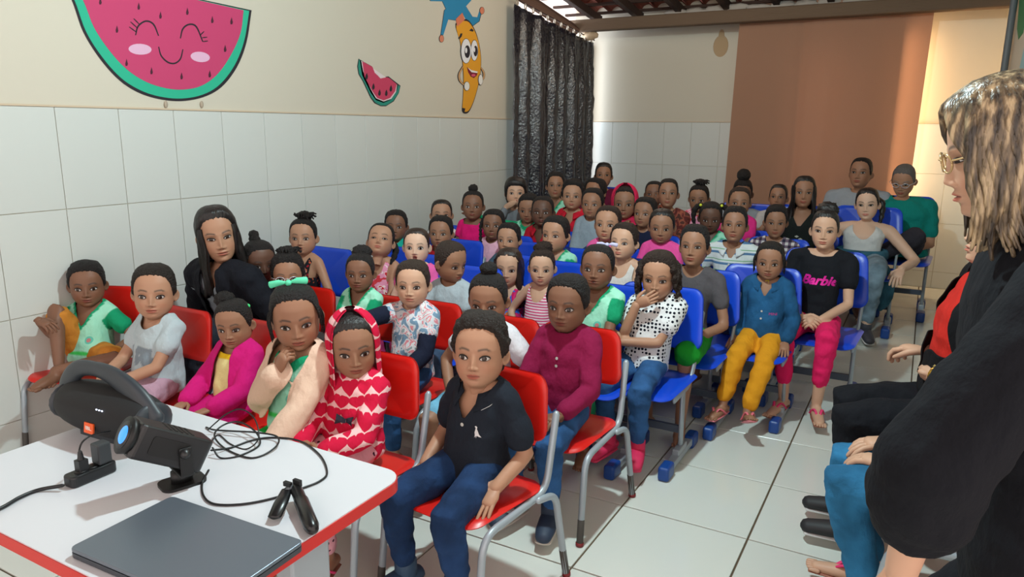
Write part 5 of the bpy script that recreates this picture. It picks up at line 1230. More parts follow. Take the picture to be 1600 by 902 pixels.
def chest_bow(c):
    V = []; F = []
    for sgn in (-1, 1): o = len(V); V += [(sgn*.02, -.03, .03), (sgn*.17, -.08, .05), (sgn*.15, 0, .07), (sgn*.17, .08, .05), (sgn*.02, .03, .03)]; F.append(tuple(range(o, o+5)))
    o = len(V); V += [(-.035, -.035, .06), (.035, -.035, .06), (.035, .035, .06), (-.035, .035, .06)]; F.append((o, o+1, o+2, o+3)); decal(c, V, F, 'bow', mat('bow_navy', rgb(24, 28, 48), .6), .2, -.58, 1, .008)
def collar(col, piping=None):
    def f(ctx):
        h = ctx['h']; nb = ctx['nb']; V = []; F = []; n = 22
        for j in range(5):
            q = j/4
            for i in range(n+1):
                a = -math.pi*.86+2*math.pi*.86*i/n; fr = max(0, -math.cos(a))  # a = 0 at the nape
                r0 = (.27+.12*q)*h; x = r0*math.sin(a)*1.08; y = r0*math.cos(a)*(1.0 if math.cos(a) > 0 else 1.12)+.02*h; z = (.07-.10*q-.14*fr-.12*q*fr)*h
                V.append(nb+Vector((x, y-.06*h*fr*q, z-.02*h)))
        for j in range(4):
            for i in range(n): F.append((j*(n+1)+i, j*(n+1)+i+1, (j+1)*(n+1)+i+1, (j+1)*(n+1)+i))
        o = mesh_obj('collar', V, F, cloth('plain'), ctx['root']); set_cols(o.data, col); sd = o.modifiers.new('t', 'SOLIDIFY'); sd.thickness = .0035; sd.offset = 1
        if piping: mb = MB(); mb.tube([V[4*(n+1)+i]+Vector((0, 0, .001)) for i in range(n//2+5, n+1)][:6], .0016, 5, 1); m2 = mb.obj('piping', mat('white_trim', rgb(214, 214, 216), .8), o)
    return f
BIRD = [(-.35, .9), (-.1, 1.0), (.12, .8), (.08, .5), (.3, .1), (.5, -.35), (.95, -.85), (.55, -.75), (.2, -.6), (.15, -1.0), (.05, -.6), (-.15, -.95), (-.12, -.5), (-.25, -.1), (-.18, .35), (-.15, .65)]
def hood(kind='hearts', col=None, lining=rgb(226, 176, 182)):
    def f(ctx):
        HM = ctx['HM']; h = ctx['h']; child = ctx['child']; n, m = 40, 30; V = []; F = []
        for layer in (0, 1):
            for j in range(m+1):
                z = .63-1.25*j/m
                for i in range(n+1):
                    a0 = math.radians(48+14*(j/m)); a = a0+(2*math.pi-2*a0)*i/n
                    zz = max(min(z, .48), -.5); w, fr, b = [float(q) for q in prof(np.array(min(zz, .2)), child)]; w = max(w, .34); b = max(b, .36); fr = max(fr, .37)
                    k = math.sqrt(max(0, 1-max(0, (z-.12)/.52)**2)); o = .085-.035*layer
                    ca = math.cos(a); V.append(HM @ Vector(((w+o)*math.sin(a)*k, (-(fr+.03)*ca if ca > 0 else -(b+o)*ca)*k+.02, z-(.035*layer if z > .3 else 0))))
            base = layer*(m+1)*(n+1)
            for j in range(m):
                for i in range(n): q = (base+j*(n+1)+i, base+(j+1)*(n+1)+i, base+(j+1)*(n+1)+i+1, base+j*(n+1)+i+1); F.append(q if layer else q[::-1])
        L = (m+1)*(n+1)
        for j in range(m):
            for i in (0, n): F.append((j*(n+1)+i, (j+1)*(n+1)+i, L+(j+1)*(n+1)+i, L+j*(n+1)+i))
        o = mesh_obj('hood', V, F, cloth(kind), ctx['root'], cols=[col if col else (1, 1, 1)]*len(V))
        o.data.materials.append(cloth('heartslining') if kind == 'hearts' else cloth(kind)); nf = m*n
        o.data.polygons.foreach_set('material_index', [0]*nf+[1]*nf+[0]*(len(F)-2*nf))
    return f
ROW = ['in the front row', 'in the second row', 'in the third row']
def P(label, px, yt, yc, Y, **k): return person(label, px, yt, yc, Y, **k)
# --- front row
P('boy in mint school top and mustard shorts with one knee up beside the tiled wall', 136, 407, 478, 1.88, dim='tot', skin='d2', hair='short', top=dict(UNI, after=[badge]), legs=dict(col=rgb(196, 128, 50), f1=.95, bell=.05, name='shorts'), arms=(dict(w=(-.07, -.21, .60), d=(.95, -.3, -.2), n=(0, .3, -1), c=.6, p=(-.25, .2, -1)), 'down'), look=-6, pitch=2, lod=0, chair=(.255, 1.80), body=24,
  legpose=dict(R=((-.02, -.19, .40), (-.12, -.4, 1), (.2, -1, -.15)), L=((-.0, -.24, .39), (.6, -1, .1), (-.1, -1, 0))))
P('small boy in pale grey printed tee with hands together in the front row', 241, 412, 497, 1.78, dim='tot', skin='m2', hair='short', hcol=rgb(34, 28, 24), top=dict(col=rgb(176, 190, 196), neck='round', nr=.31, paint=lambda V, r, C: np.where(((noise_arr(V, 26) > .52) & (np.abs(r[:, 0]) < .32) & (r[:, 2] < -.5) & (r[:, 2] > -1.25) & (r[:, 1] < 0))[:, None], np.array(rgb(128, 142, 152)), C)), legs=dict(col=rgb(188, 152, 170), f1=1.0, bell=.05, name='shorts'), arms=('clasp', 'clasp'), look=-10, pitch=-3, roll=3, lod=0, chair=(.66, 1.80))
P('toddler girl in magenta cardigan over yellow top with a ponytail', 366, 466, 542, 1.80, dim='tot', skin='m1', hair='slick+sidepuffR', turn=None, top=dict(col=rgb(226, 214, 150), band=rgb(220, 180, 30), neck='wide', nr=.29, sleeve=0), legs=dict(col=rgb(196, 22, 112), f1=1.9, bell=.05, after=[lambda c: decal_down(c, 'LACOSTE', .10, .27, -.80, mat('white_trim', rgb(214, 214, 216), .8))]), arms=('lap', 'lap'), look=-22, pitch=4, roll=-4, lod=0, chair=(1.0, 1.82), group=None,
  extra=lambda c: (cardigan(c, rgb(200, 24, 116), -.95), bob('hair_tie', (.30, .15, .33), (.05, .05, .05), rgb(60, 210, 120))(c)))
P('girl in mint school top and beige jacket touching her mouth with green bow', 462, 440, 545, 1.66, dim='tot', skin='m1', hair='slick+bunback+wisps', top=dict(UNI, sleeve=0, neck='round', nr=.30, fit=.035, after=[badge]), legs=dict(col=rgb(14, 166, 62), f1=1.0, bell=.10, name='shorts'), arms=('mouth', 'lap'), look=-2, pitch=6, roll=-5, lod=0, chair=(1.38, 1.82),
  extra=lambda c: (cardigan(c, rgb(222, 190, 168), -1.25, fit=.09, gap=.50), bow((-.03, .02, .56), .30, rgb(90, 215, 170), 'hair_bow')(c)))
P('girl in red hooded jacket with white heart pattern and navy bow', 552, 486, 588, 1.72, dim='tot', skin='m1', hair='slick', hk='straight', top=dict(kind='hearts', sleeve=1.95, neck='high', fit=.07, after=[lambda c: chest_bow(c)]), legs=dict(kind='heartslining', f1=1.9), arms=('clasp', 'clasp'), look=2, pitch=4, roll=-3, lod=0, chair=(1.75, 1.82), gaze=(0, .1), extra=hood('hearts'),
  shoes='sandal')
H1 = PEOPLE[-1]
P('little boy in black polo shirt and blue jeans sitting nearest the camera', 750, 490, 603, 1.80, dim='tot', skin='m2', hair='curl', hcol=rgb(38, 30, 26), top=dict(col=rgb(30, 36, 46), neck='v', vd=.46, nr=.25, sleeve=.68, fit=.06, after=[lambda c: decal(c, *poly2(BIRD), 'logo', mat('white_trim', rgb(214, 214, 216), .8), .24, -.56, .085, .006), buttons(.0, (-.50,))]), legs=DJEANS, arms=('side', 'side'), look=-14, pitch=-8, lod=0, chair=(2.14, 1.82), gaze=(-.45, .15), shoes=sh(rgb(46, 72, 98), rgb(60, 80, 104)), feet=.105, body=-6, seat=.345, extra=collar(rgb(30, 36, 46), True))
# --- second row
P('woman in black cardigan over grey top with long black hair by the wall', 340, 322, 408, 2.22, dim='adult', skin='m2', hair='thick+longfront', hk='straight', top=dict(col=rgb(150, 160, 170), neck='v', sleeve=.3), legs=dict(col=rgb(40, 44, 54)), arms=('lap', 'lap'), look=4, pitch=4, roll=-8, lod=0, chair=(.45, 2.46), slim=.86, seat=.36, lean=.20, extra=lambda c: cardigan(c, rgb(22, 24, 32), -1.9, fit=.09))
P('dark girl in yellow top with bunched hair held by the long haired woman', 405, 374, 440, 2.38, skin='d1', hair='slick+tailtop', top=dict(col=rgb(226, 205, 110), sleeve=0, neck='tank', nr=.28), legs=dict(col=rgb(90, 90, 110)), arms=('chin', 'cross'), look=18, pitch=6, chair=(.80, 2.46), lod=1)
P('girl wearing clear glasses behind the girl with the green bow', 450, 396, 462, 2.36, skin='m1', hair='curl+wildbun', top=dict(col=rgb(214, 196, 140), sleeve=.6), legs=dict(col=rgb(70, 80, 100)), arms=('chin', 'lap'), look=-4, pitch=-2, chair=(1.04, 2.46), lod=1, extra=glasses)
P('girl in mint school top with high frizzy bun in the second row', 563, 394, 455, 2.40, skin='d2', hair='slick+puff', top=UNI, legs=dict(col=rgb(20, 120, 70)), arms=('lap', 'lap'), look=-14, pitch=-2, chair=(1.42, 2.46), lod=0)
P('boy in pastel marbled sweatshirt with navy sleeves gripping the chair in front', 645, 406, 478, 2.42, skin='l1', hair='short', hcol=rgb(52, 40, 32), top=dict(kind='marble', sleeve=.55, neck='round', nr=.25, band=None), legs=JEANS, arms=(dict(w=(-.10, -.30, .66), d=(.5, -1, -.1), c=.5), 'lap'), look=-12, pitch=-4, chair=(1.81, 2.46), lod=0,
  extra=lambda c: navy_sleeves(c))
P('girl in white tee with low bun directly behind the boy in the black polo', 763, 424, 508, 2.36, skin='m1', hair='slick+topbun', top=dict(col=rgb(216, 214, 220), sleeve=.62), legs=dict(kind='denim', col=rgb(110, 170, 200), f1=.9), arms=('down', 'down'), look=-14, pitch=6, chair=(2.0, 2.44), lod=0, extra=bob('hair_tie', (.05, .0, .60), (.05, .05, .04), rgb(225, 225, 40)))
P('boy in maroon button neck sweater and jeans at the end of the second row', 887, 428, 517, 2.38, skin='d2', hair='short', top=dict(col=rgb(132, 22, 66), sleeve=1.95, neck='round', nr=.24, fit=.06, after=[buttons(.0, (-.42, -.56))]), legs=JEANS, arms=('lap', 'lap'), look=-20, pitch=-2, chair=(2.20, 2.46), lod=0, shoes=sh(rgb(38, 52, 74), rgb(190, 180, 170)))
# --- third row (first blue chairs)
P('girl in black floral top with orange straps near the wall', 474, 340, 398, 2.96, skin='m2', hair='slick+wildbun', top=dict(kind='darkfloral', sleeve=0, neck='tank'), legs=dict(col=rgb(60, 60, 80)), arms=('down', 'down'), look=-14, chair=(.32, 3.15), mouth=.4)
P('girl in pink dress with head tilted back and eyes half shut', 595, 354, 398, 3.2, hh=.195, skin='m2', hair='slick+tailL', top=dict(kind='blossom', sleeve=0, neck='tank'), legs=dict(col=rgb(200, 120, 150)), arms=('down', 'lap'), look=-10, pitch=-30, roll=6, chair=(.72, 3.3), opn=.5)
P('girl in bright pink top with mouth wide open in surprise', 651, 355, 412, 3.08, skin='l2', hair='slick+tail', hcol=DARKBROWN, hk='straight', top=dict(col=rgb(236, 100, 168), sleeve=.5, neck='wide'), legs=dict(col=rgb(200, 60, 120)), arms=('down', 'down'), look=-8, pitch=-6, mouth=1, opn=1.25, gaze=(0, 0), chair=(1.08, 3.2))
P('boy in grey printed tee turning his shorn head to the right', 704, 375, 440, 2.92, skin='m1', hair='buzz', hcol=rgb(52, 40, 34), top=dict(col=rgb(170, 182, 190), after=[txt_on('CUSTOM FIT', .135, .0, -.85, 'lettering', mat('print_grey', rgb(70, 84, 96), .8))]), legs=dict(kind='denim', col=rgb(70, 90, 120)), arms=('lap', 'lap'), look=42, pitch=10, chair=(1.40, 3.1), gaze=(.4, -.3))
P('girl with long dark hair and tied forelocks in floral pink and blue top', 795, 386, 445, 3.34, skin='l1', hair='partc+longfront', hk='straight', hcol=DARKBROWN, top=dict(kind='floral', sleeve=0, neck='tank'), legs=dict(col=rgb(150, 40, 90)), arms=('down', 'down'), look=-12, pitch=2, chair=(1.50, 3.5))
P('girl in pink and white striped tank top with curly bun', 847, 388, 445, 3.28, skin='l1', hair='slick+puff', hcol=DARKBROWN, top=dict(kind='stripes_pink', sleeve=0, neck='tank'), legs=dict(col=rgb(190, 80, 120)), arms=('down', 'down'), look=-6, pitch=0, chair=(1.75, 3.4))
P('girl in mint school top with pastel bow in the blue chair row', 934, 380, 452, 2.88, skin='d2', hair='slick+bunback', top=dict(UNI, after=[badge]), legs=dict(col=rgb(20, 110, 70)), arms=('lap', 'lap'), look=-12, pitch=-6, chair=(2.02, 3.05), lod=0, mouth=.15, gaze=(-.4, .1), extra=bow((.18, .05, .52), .25, rgb(190, 190, 225)))
P('curly haired girl in white blouse with black polka dots hiding her mouth', 1029, 392, 466, 2.98, skin='m2', hair='thick+curlymid', hcol=DARKBROWN, top=dict(kind='dots', sleeve=.66, fit=.08, bell=.06), legs=JEANS, arms=('mouthflat', 'cross'), look=-10, pitch=4, chair=(2.20, 3.12), lod=0, seat=.365, side=.04, shoes=sh(rgb(214, 40, 88), rgb(214, 60, 100)), extra=bob('hair_tie', (-.05, -.05, .50), (.07, .04, .04), rgb(120, 220, 180)))
# --- fourth row
P('boy in turquoise shirt by the wall with parted lips', 619, 328, 376, 3.62, skin='d2', hair='short', top=dict(col=rgb(30, 170, 150)), legs=dict(col=rgb(60, 70, 90)), arms=('lap', 'lap'), look=-8, chair=(.38, 3.85), mouth=.3)
P('boy with neat black hair in red shirt looking left', 689, 337, 388, 3.64, skin='m1', hair='short', top=dict(col=rgb(180, 30, 40)), legs=dict(col=rgb(60, 70, 90)), arms=('lap', 'lap'), look=-14, chair=(.80, 3.85), mouth=.15)
P('boy in slate tee partly hidden behind the girl with forelocks', 795, 348, 398, 3.78, skin='m2', hair='short', top=dict(col=rgb(70, 92, 110)), legs=dict(col=rgb(60, 70, 90)), arms=('down', 'down'), look=-18, chair=(1.20, 3.95))
P('boy in mint school top with shaved temples behind the girl with the curly bun', 868, 336, 394, 3.72, skin='m2', hair='low', top=UNI, legs=dict(col=rgb(20, 110, 70)), arms=('lap', 'lap'), look=-24, chair=(1.55, 3.9))
P('boy in white sleeveless top with light brown hair', 975, 348, 406, 3.58, skin='l1', hair='short', hcol=DARKBROWN, top=dict(col=rgb(216, 212, 208), sleeve=0, neck='tank', nr=.28), legs=dict(col=rgb(60, 70, 90)), arms=('down', 'down'), look=-22, pitch=-8, chair=(1.95, 3.72))
P('boy in charcoal tee and green shorts beside an empty blue chair back', 1085, 354, 414, 3.48, skin='m1', hair='short', top=dict(col=rgb(84, 80, 84)), legs=dict(col=rgb(24, 140, 40), f1=1.0, bell=.05, name='shorts'), arms=('lap', 'lap'), look=-12, chair=(2.28, 3.68), seat=.37, dim='teen', hh=.195, slim=.88)
P('small child in denim jacket and mustard trousers with feet off the floor', 1203, 376, 436, 3.72, skin='m1', hair='slick+bunback+wisps', top=dict(kind='denim', col=rgb(30, 78, 118), sleeve=1.95, neck='v', vd=.42, nr=.25, fit=.08, hem=.05, after=[buttons(-.02, (-.8, -1.0)), txt_on('MINI', .10, .27, -.86, 'lettering', mat('print_pink', rgb(190, 40, 130), .7))]), legs=dict(col=rgb(214, 146, 30), f1=1.85, bell=.03), arms=('side', 'side'), look=-4, pitch=2, chair=(2.66, 3.72), seat=.37, lod=0, shoes='flipflop', gaze=(0, .1),
  legpose=dict(R=((-.10, -.33, .14), (0, -1, .6), (-.25, -1, -.05)), L=((.02, -.36, .13), (.3, -1, .6), (.35, -.9, .45))), extra=lambda c: (inner(c, rgb(226, 205, 60)), collar(rgb(30, 78, 118))(c)))
P('older girl in black tee with pink lettering and bright pink trousers', 1289, 328, 388, 4.06, skin='l1', hair='slick+puff', hk='straight', dim='teen', hh=.195, slim=.95, top=dict(col=BLK, sleeve=.55, neck='wide', nr=.26, after=[txt_on('Barbie', .34, .02, -.70, 'lettering', mat('print_magenta', rgb(236, 40, 168), .35, .4), .35, .012)]), legs=dict(col=rgb(222, 32, 96), f1=1.82), arms=('clasp', 'clasp'), look=-4, pitch=0, chair=(2.86, 4.16), seat=.38, lod=0, shoes='sandal', gaze=(0, 0))
# --- fifth row
P('girl in pale pink tee with folded arms and beaded braids', 771, 326, 374, 3.98, skin='d2', hair='low+braidfront', top=dict(col=rgb(232, 176, 196), sleeve=.4), legs=dict(kind='blossom'), arms=('cross', 'cross'), look=-10, chair=(.92, 4.2))
P('girl in pink jacket with hair pulled back in the middle of the crowd', 950, 320, 377, 3.88, skin='m2', hair='slick+bunback', hcol=DARKBROWN, top=dict(col=rgb(232, 96, 162), sleeve=1.9), legs=dict(col=rgb(80, 80, 100)), arms=('lap', 'lap'), look=-14, chair=(1.75, 4.1))
P('girl in pink high neck tee with dark parted hair', 1034, 325, 380, 4.02, skin='m1', hair='partc+bunback', hk='straight', top=dict(col=rgb(230, 84, 158), neck='high', sleeve=.6), legs=dict(col=rgb(80, 80, 100)), arms=('down', 'down'), look=-4, pitch=2, chair=(2.05, 4.25))
P('boy in white polo with blue and green stripes', 1148, 324, 377, 4.22, skin='m1', hair='short', top=dict(kind='stripes_blue', sleeve=.62, fit=.07, neck='v', vd=.4, nr=.25, after=[buttons(.0, (-.5,))]), legs=dict(col=rgb(60, 70, 100)), arms=('down', 'down'), look=-4, chair=(2.42, 4.42), dim='teen', hh=.195, slim=.9, extra=collar(rgb(206, 212, 216)))
# --- sixth row
P('girl in white top with black spots looking over a head', 690, 312, 356, 4.18, hh=.195, skin='m2', hair='slick', hk='straight', top=dict(kind='bigdots', sleeve=.6), legs=dict(col=rgb(80, 80, 100)), arms=('lap', 'down'), look=0, chair=(.38, 4.4))
P('girl in magenta top with knotted hair against the tiled wall', 739, 297, 344, 4.18, skin='d2', hair='slick+topbun', top=dict(col=rgb(222, 24, 112), sleeve=.4, neck='wide'), legs=dict(col=rgb(80, 80, 100)), arms=('down', 'down'), look=-4, chair=(.72, 4.5))
P('dark skinned boy in red polo shirt staring at the camera', 848, 305, 354, 4.34, skin='d1', hair='buzz', top=dict(col=rgb(176, 22, 42), neck='v', sleeve=.62), legs=dict(col=rgb(60, 60, 80)), arms=('lap', 'lap'), look=-8, chair=(1.08, 4.6), extra=collar(rgb(176, 22, 42)))
P('boy in pale grey hooded sweatshirt with blue print', 926, 295, 340, 4.5, hh=.19, lod=2, skin='m1', hair='short', top=dict(col=rgb(142, 156, 168), sleeve=1.9, fit=.08, after=[lambda c: decal(c, *poly2([(-.2, 0), (-.05, .12), (.2, .13), (.13, -.02), (.02, -.12), (-.1, -.2)]), 'print', mat('print_navy', rgb(40, 58, 96), .8), .1, -1.0, 1.1, .004)]), legs=dict(col=rgb(60, 60, 80)), arms=('lap', 'lap'), look=-14, chair=(1.40, 4.75))
P('boy in navy tee with a thin gold chain', 1008, 308, 356, 4.52, lod=2, skin='m1', hair='short', top=dict(col=rgb(26, 32, 58)), legs=dict(col=rgb(60, 60, 80)), arms=('down', 'down'), look=-22, chair=(1.75, 4.75), extra=lambda c: chain(c))
P('girl in mint top with two hanging pigtails and yellow hair ties', 1110, 316, 362, 4.7, hh=.19, lod=2, skin='d1', hair='partc+twotails', top=UNI, legs=dict(col=rgb(20, 110, 70)), arms=('mouth', 'lap'), look=0, pitch=6, chair=(2.12, 4.9), extra=lambda c: [bob('hair_tie', (s*.34, -.04, .42), (.05, .05, .05), rgb(210, 220, 60))(c) for s in (-1, 1)])
P('boy in dark plaid shirt behind the child in the denim jacket', 1212, 321, 370, 4.82, lod=2, skin='m1', hair='short', top=dict(kind='plaid', sleeve=.6), legs=dict(col=rgb(60, 60, 80)), arms=('lap', 'lap'), look=2, pitch=4, chair=(2.52, 5.0), dim='teen', hh=.195, slim=.88)
# --- seventh and last rows
P('child with long fringe and hand at the mouth beside the dark curtain', 806, 278, 322, 4.7, hh=.195, lod=2, skin='l1', hair='fringe', hk='straight', top=dict(col=rgb(120, 124, 130), sleeve=1.9), legs=dict(col=rgb(60, 60, 80)), arms=('mouthflat', 'lap'), look=0, chair=(.62, 4.95), mouth=.3)
P('child in mint tee with green sleeves stretching an arm out by the curtain', 826, 304, 346, 4.52, hh=.19, lod=2, skin='m1', hair='short', top=dict(UNI, sleeve=1.9, neck='round'), legs=dict(col=rgb(20, 110, 70)), arms=(dict(w=(-.36, -.12, .80), d=(-1, -.1, .2), p=(-.5, -.5, -.6)), 'lap'), look=-10, pitch=6, chair=(.90, 4.8))
P('boy in mint school top standing out against the dark curtain', 868, 268, 311, 5.16, skin='m1', hair='short', top=UNI, legs=dict(col=rgb(20, 110, 70)), arms=('lap', 'lap'), look=0, chair=(.78, 5.35), dim='teen', hh=.195, slim=.85, lod=2)
P('boy in bright red polo with thick black hair', 895, 282, 328, 4.76, skin='m2', hair='curl', top=dict(col=rgb(206, 30, 52), neck='v'), legs=dict(col=rgb(60, 60, 80)), arms=('lap', 'lap'), look=-6, chair=(1.12, 5.0), lod=1, extra=collar(rgb(206, 30, 52)))
P('child hidden behind others with only black hair and forehead showing', 930, 277, 322, 5.2, hh=.195, skin='m1', hair='thick', top=dict(col=rgb(90, 60, 110)), legs=dict(col=rgb(60, 60, 80)), arms=('lap', 'lap'), look=-30, chair=(1.10, 5.4), lod=2)
P('adult in maroon shirt at the very back by the tiled wall', 943, 254, 293, 6.4, dim='adult', hh=.225, skin='m1', hair='low', hk='straight', top=dict(col=rgb(96, 22, 52), sleeve=.7), legs=dict(col=rgb(40, 40, 50)), arms=('lap', 'lap'), look=0, chair=(.72, 6.6), lod=2, seat=.42)
P('child in raspberry hood with a hand at the chin', 976, 290, 342, 4.86, skin='m1', hair='slick', top=dict(col=rgb(214, 40, 84), sleeve=1.9, neck='high'), legs=dict(col=rgb(60, 60, 80)), arms=('lap', 'chin'), look=-4, pitch=-2, chair=(1.46, 5.05), lod=1, extra=hood('plain', rgb(214, 40, 84)))
P('boy in rust red patterned shirt with cropped hair', 1044, 279, 324, 5.0, lod=2, skin='m1', hair='buzz', top=dict(kind='camo', sleeve=.7), legs=dict(col=rgb(60, 60, 80)), arms=('lap', 'lap'), look=-2, chair=(1.80, 5.25), dim='teen', hh=.20, slim=.9)
P('child whose face shows beside the boy in the rust red shirt', 1022, 282, 322, 5.55, hh=.19, skin='d2', hair='buzz', top=dict(col=rgb(150, 80, 60)), legs=dict(col=rgb(60, 60, 80)), arms=('lap', 'lap'), look=-6, chair=(1.48, 5.8), lod=2)
P('girl with spiky top knot in pink and orange top', 1092, 290, 328, 5.5, hh=.195, skin='m1', hair='slick+wildbun', top=dict(kind='blossom', sleeve=.3), legs=dict(col=rgb(60, 60, 80)), arms=('lap', 'lap'), look=-10, pitch=4, chair=(1.85, 5.75), lod=1)
P('girl in bright pink top with swept back brown hair', 1155, 294, 336, 5.12, hh=.195, lod=2, skin='m1', hair='slick+bunback', hcol=DARKBROWN, top=dict(col=rgb(226, 50, 132)), legs=dict(col=rgb(60, 60, 80)), arms=('lap', 'lap'), look=2, pitch=-4, chair=(2.2, 5.4))
P('person in grey shirt with tall black bun beside a blue chair', 1160, 281, 322, 6.0, hh=.22, dim='adult', slim=.8, skin='d2', hair='slick+tallbun', top=dict(col=rgb(140, 146, 154)), legs=dict(col=rgb(50, 50, 70)), arms=('lap', 'lap'), look=0, pitch=14, chair=(2.05, 6.2), lod=2, seat=.40)
P('girl resting her cheek on her hand in front of the brown cloth', 1216, 287, 328, 5.9, skin='m1', hair='slick+bunback', hk='straight', top=dict(col=rgb(180, 176, 176)), legs=dict(col=rgb(60, 60, 80)), arms=('chin', 'lap'), look=-8, chair=(2.32, 6.1), lod=1, dim='teen', slim=.85)
P('woman in black top with pale leaf print and long black hair', 1256, 274, 324, 5.66, dim='adult', hh=.22, slim=.78, lod=2, skin='m1', hair='partc+longfront', hk='straight', top=dict(col=rgb(24, 30, 30), sleeve=.6, neck='v', after=[lambda c: [decal(c, *poly2([(x, z), (x+.07, z+.04), (x+.14, z), (x+.07, z-.04)]), 'print', mat('print_pale', rgb(176, 180, 170), .8), 0, 0, 1, .004) for x, z in ((-.1, -.78), (.02, -.86), (-.09, -.96), (.03, -1.05), (-.02, -1.18))]]), legs=dict(col=rgb(40, 40, 50)), arms=('lap', 'lap'), look=2, pitch=0, chair=(2.58, 5.85), seat=.42)
P('man in pale grey tee sitting taller at the back', 1345, 246, 293, 6.5, dim='adult', hh=.235, skin='m1', hair='buzz', top=dict(col=rgb(152, 158, 166), sleeve=.7, after=[lambda c: decal(c, *poly2(disc2(.10, 16)), 'badge', mat('print_teal', rgb(80, 120, 120), .8), -.3, -.75, 1, .004)]), legs=dict(col=rgb(60, 66, 80)), arms=('lap', 'lap'), look=-14, pitch=-6, chair=(2.84, 6.7), seat=.44, lod=1, fat=1.05)
P('man in teal tee and glasses looking down with legs crossed', 1412, 257, 305, 6.5, dim='adult', hh=.235, skin='m2', hair='buzz', hcol=rgb(104, 100, 98), top=dict(col=rgb(16, 130, 122), sleeve=.7, fit=.07), legs=dict(col=rgb(52, 50, 58)), arms=('clasp', 'clasp'), look=-12, pitch=22, chair=(3.22, 6.7), seat=.44, lod=1, fat=1.3, shoes=sh(rgb(60, 56, 56)), extra=glasses,
  legpose=dict(R=((-.12, -.58, .12), (0, -1, .6), (0, -1, 0)), L=((-.22, -.52, .44), (.5, -1, .7), (-.6, -.8, .1))))
P('woman in white vest with denim shirt tied at her waist', 1355, 294, 342, 5.85, dim='adult', hh=.222, slim=.9, skin='l2', hair='partc+tailL', hk='straight', top=dict(col=rgb(206, 208, 208), sleeve=0, neck='tank', nr=.33, fit=.03), legs=dict(kind='denim', col=rgb(110, 130, 144)), arms=('down', dict(w=(.27, -.26, .50), d=(-.2, -.8, -.5), p=(.4, .8, 0))), look=-6, pitch=2, roll=-4, chair=(3.0, 6.0), seat=.42, lod=1, shoes=sh(rgb(60, 60, 70)), extra=lambda c: waist_shirt(c))
# --- adults along the right wall
P('woman in red top and black cardigan with clasped hands and gold watch', 1545, 330, 420, 2.55, headloc=(3.55, 2.70, 1.12), hh=.225, dim='short', skin='l1', hair='thick+mid', hk='straight', top=dict(col=rgb(196, 42, 34), neck='round', fit=.11), legs=dict(col=rgb(20, 22, 28)), body=-84, turn=-80, seat=.44, group=None, fat=1.05, chair=(3.50, 2.70, -84),
  arms=(dict(wp=(3.40, 2.80, .68), d=(-.6, -.7, -.1), c=.8, p=(-.6, .6, -.6)), dict(wp=(3.40, 2.60, .665), d=(-.9, .3, -.1), c=.8, p=(.6, .6, -.6))), extra=lambda c: (cardigan(c, rgb(18, 18, 22), -2.2, fit=.15, gap=.62, sleeve=1.25), watch(c)), shoes=sh(rgb(30, 30, 34)), lod=0, legpose=dict(R=((-.09, -.27, .1), (0, -1, .5), (0, -1, 0)), L=((.09, -.27, .1), (0, -1, .5), (0, -1, 0))))
P('adult in light blue jeans sitting behind the standing woman', 1545, 330, 420, 2.2, headloc=(3.56, 2.22, 1.08), hh=.21, dim='short', skin='l1', hair='thick+mid', hk='straight', top=dict(col=rgb(60, 64, 72), sleeve=1.9), legs=dict(kind='denim', col=rgb(44, 108, 150)), body=-90, turn=-90, seat=.42, group=None, chair=(3.54, 2.24, -90), arms=('lap', 'lap'), shoes='sandal', lod=1, legpose=dict(R=((-.09, -.22, .1), (0, -1, .5), (0, -1, 0)), L=((.09, -.22, .1), (0, -1, .5), (0, -1, 0))))
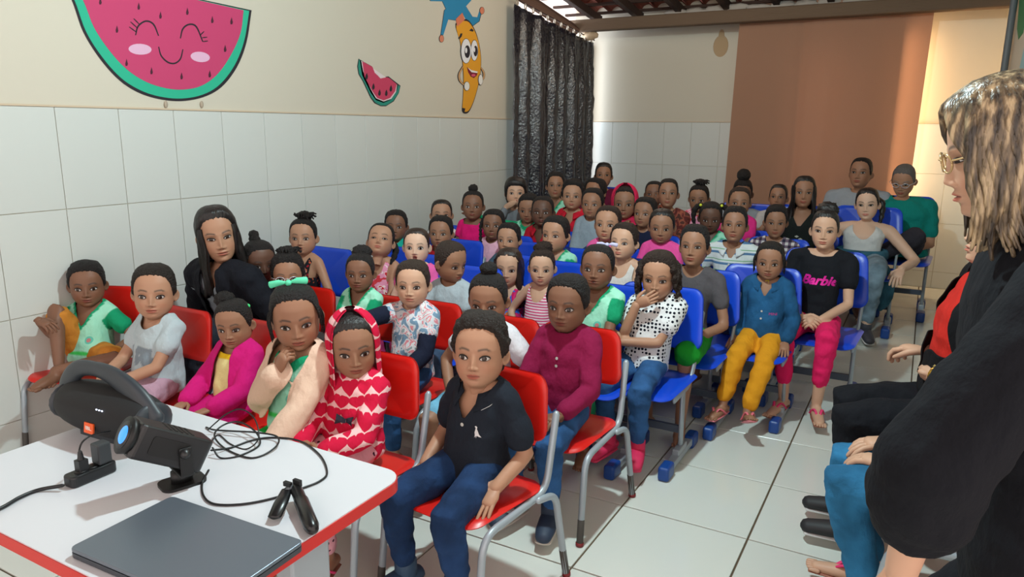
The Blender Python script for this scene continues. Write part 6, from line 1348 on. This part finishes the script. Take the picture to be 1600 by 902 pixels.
P('blonde woman in glasses and black blouse standing in profile at the right edge', 1545, 125, 305, 1.5, headloc=(3.425, 1.40, 1.395), hh=.205, dim='reach', skin='l1', hair=None, hfwd=.075, top=dict(col=rgb(17, 19, 25), sleeve=1.35, neck='wide', nr=.26, fit=.14, bell=.09), legs=dict(col=rgb(24, 26, 32)), body=-84, turn=-86, pitch=16, seat=.62, lean=.20, group=None, lod=0, fat=1.05, gaze=(0, -.6), opn=.6,
  arms=(dict(wp=(3.45, 1.62, .72), d=(-.3, 0, -1)), dict(wp=(3.36, 1.22, .73), d=(-.35, -.1, -.9), c=.5, p=(.75, -.6, -.1))), legpose=dict(R=((-.1, .0, .08), (0, -1, 0), (0, -1, 0)), L=((.1, -.02, .08), (0, -1, 0), (0, -1, 0))), shoes=sh(rgb(30, 30, 34)), extra=lambda c: blonde(c))
H2 = None
# hood and bow of the heart jacket, the polo's collar, chairs for everyone
flush()
def post(name_part):
    return [p for p in PEOPLE if name_part in p[0]['label']][0][0]
colour = {}
rows = [('red', .0, 2.55), ('blue', 2.55, 99)]
lab_used = set()
for root, base, th, ch, seat in PEOPLE:
    if 'standing' in root['label'] and 'blonde' in root['label']: continue
    who = root['label'].split(' with ')[0].split(' in ')[0] if False else root['label']
    kind = 'red' if ch[1] < 2.6 or len(ch) > 2 else 'blue'
    f = np.array([math.sin(th), -math.cos(th)]); c = base+f*.04 if len(ch) < 3 else np.array(ch[:2])
    if 'denim jacket and' in root['label']: c = c+np.array([-.06, 0])
    adult = abs(seat-.345) > .03 and len(ch) < 3
    d = ' '.join(root['label'].split()[:9])
    for w in ('with', 'in', 'and', 'of', 'a', 'the', 'over', 'by', 'on', 'at', 'to', 'her', 'his', 'behind', 'sitting', 'beside', 'one', 'against', 'under', 'touching', 'wearing', 'tied', 'without'):
        while d.split()[-1] == w: d = ' '.join(d.split()[:-1])
    k = seat/.352 if kind == 'blue' and adult else (1.0 if len(ch) < 3 else 1.12)
    place_chair(kind, c[0], c[1], th, ('red' if kind == 'red' else 'blue')+' school chair holding the '+d, None, k)
# the naked bulb that hangs from the front rafters and a socket: the room's lamp
lb = empty('ceiling_lamp', (KEY_LOC[0], KEY_LOC[1], KEY_LOC[2])); tag(lb, 'bare white bulb hanging on a short cord over the front rows', 'lamp')
mb = MB(); mb.tube([(0, 0, .10), (0, 0, .14)], .018, 12, 1); mb.obj('socket', mat('matte_black'), lb)
mb = MB(); mb.tube([(0, 0, .14), (0, 0, roof_z(KEY_LOC[1])-KEY_LOC[2])], .003, 6, 1); mb.obj('cord', mat('matte_black'), lb)
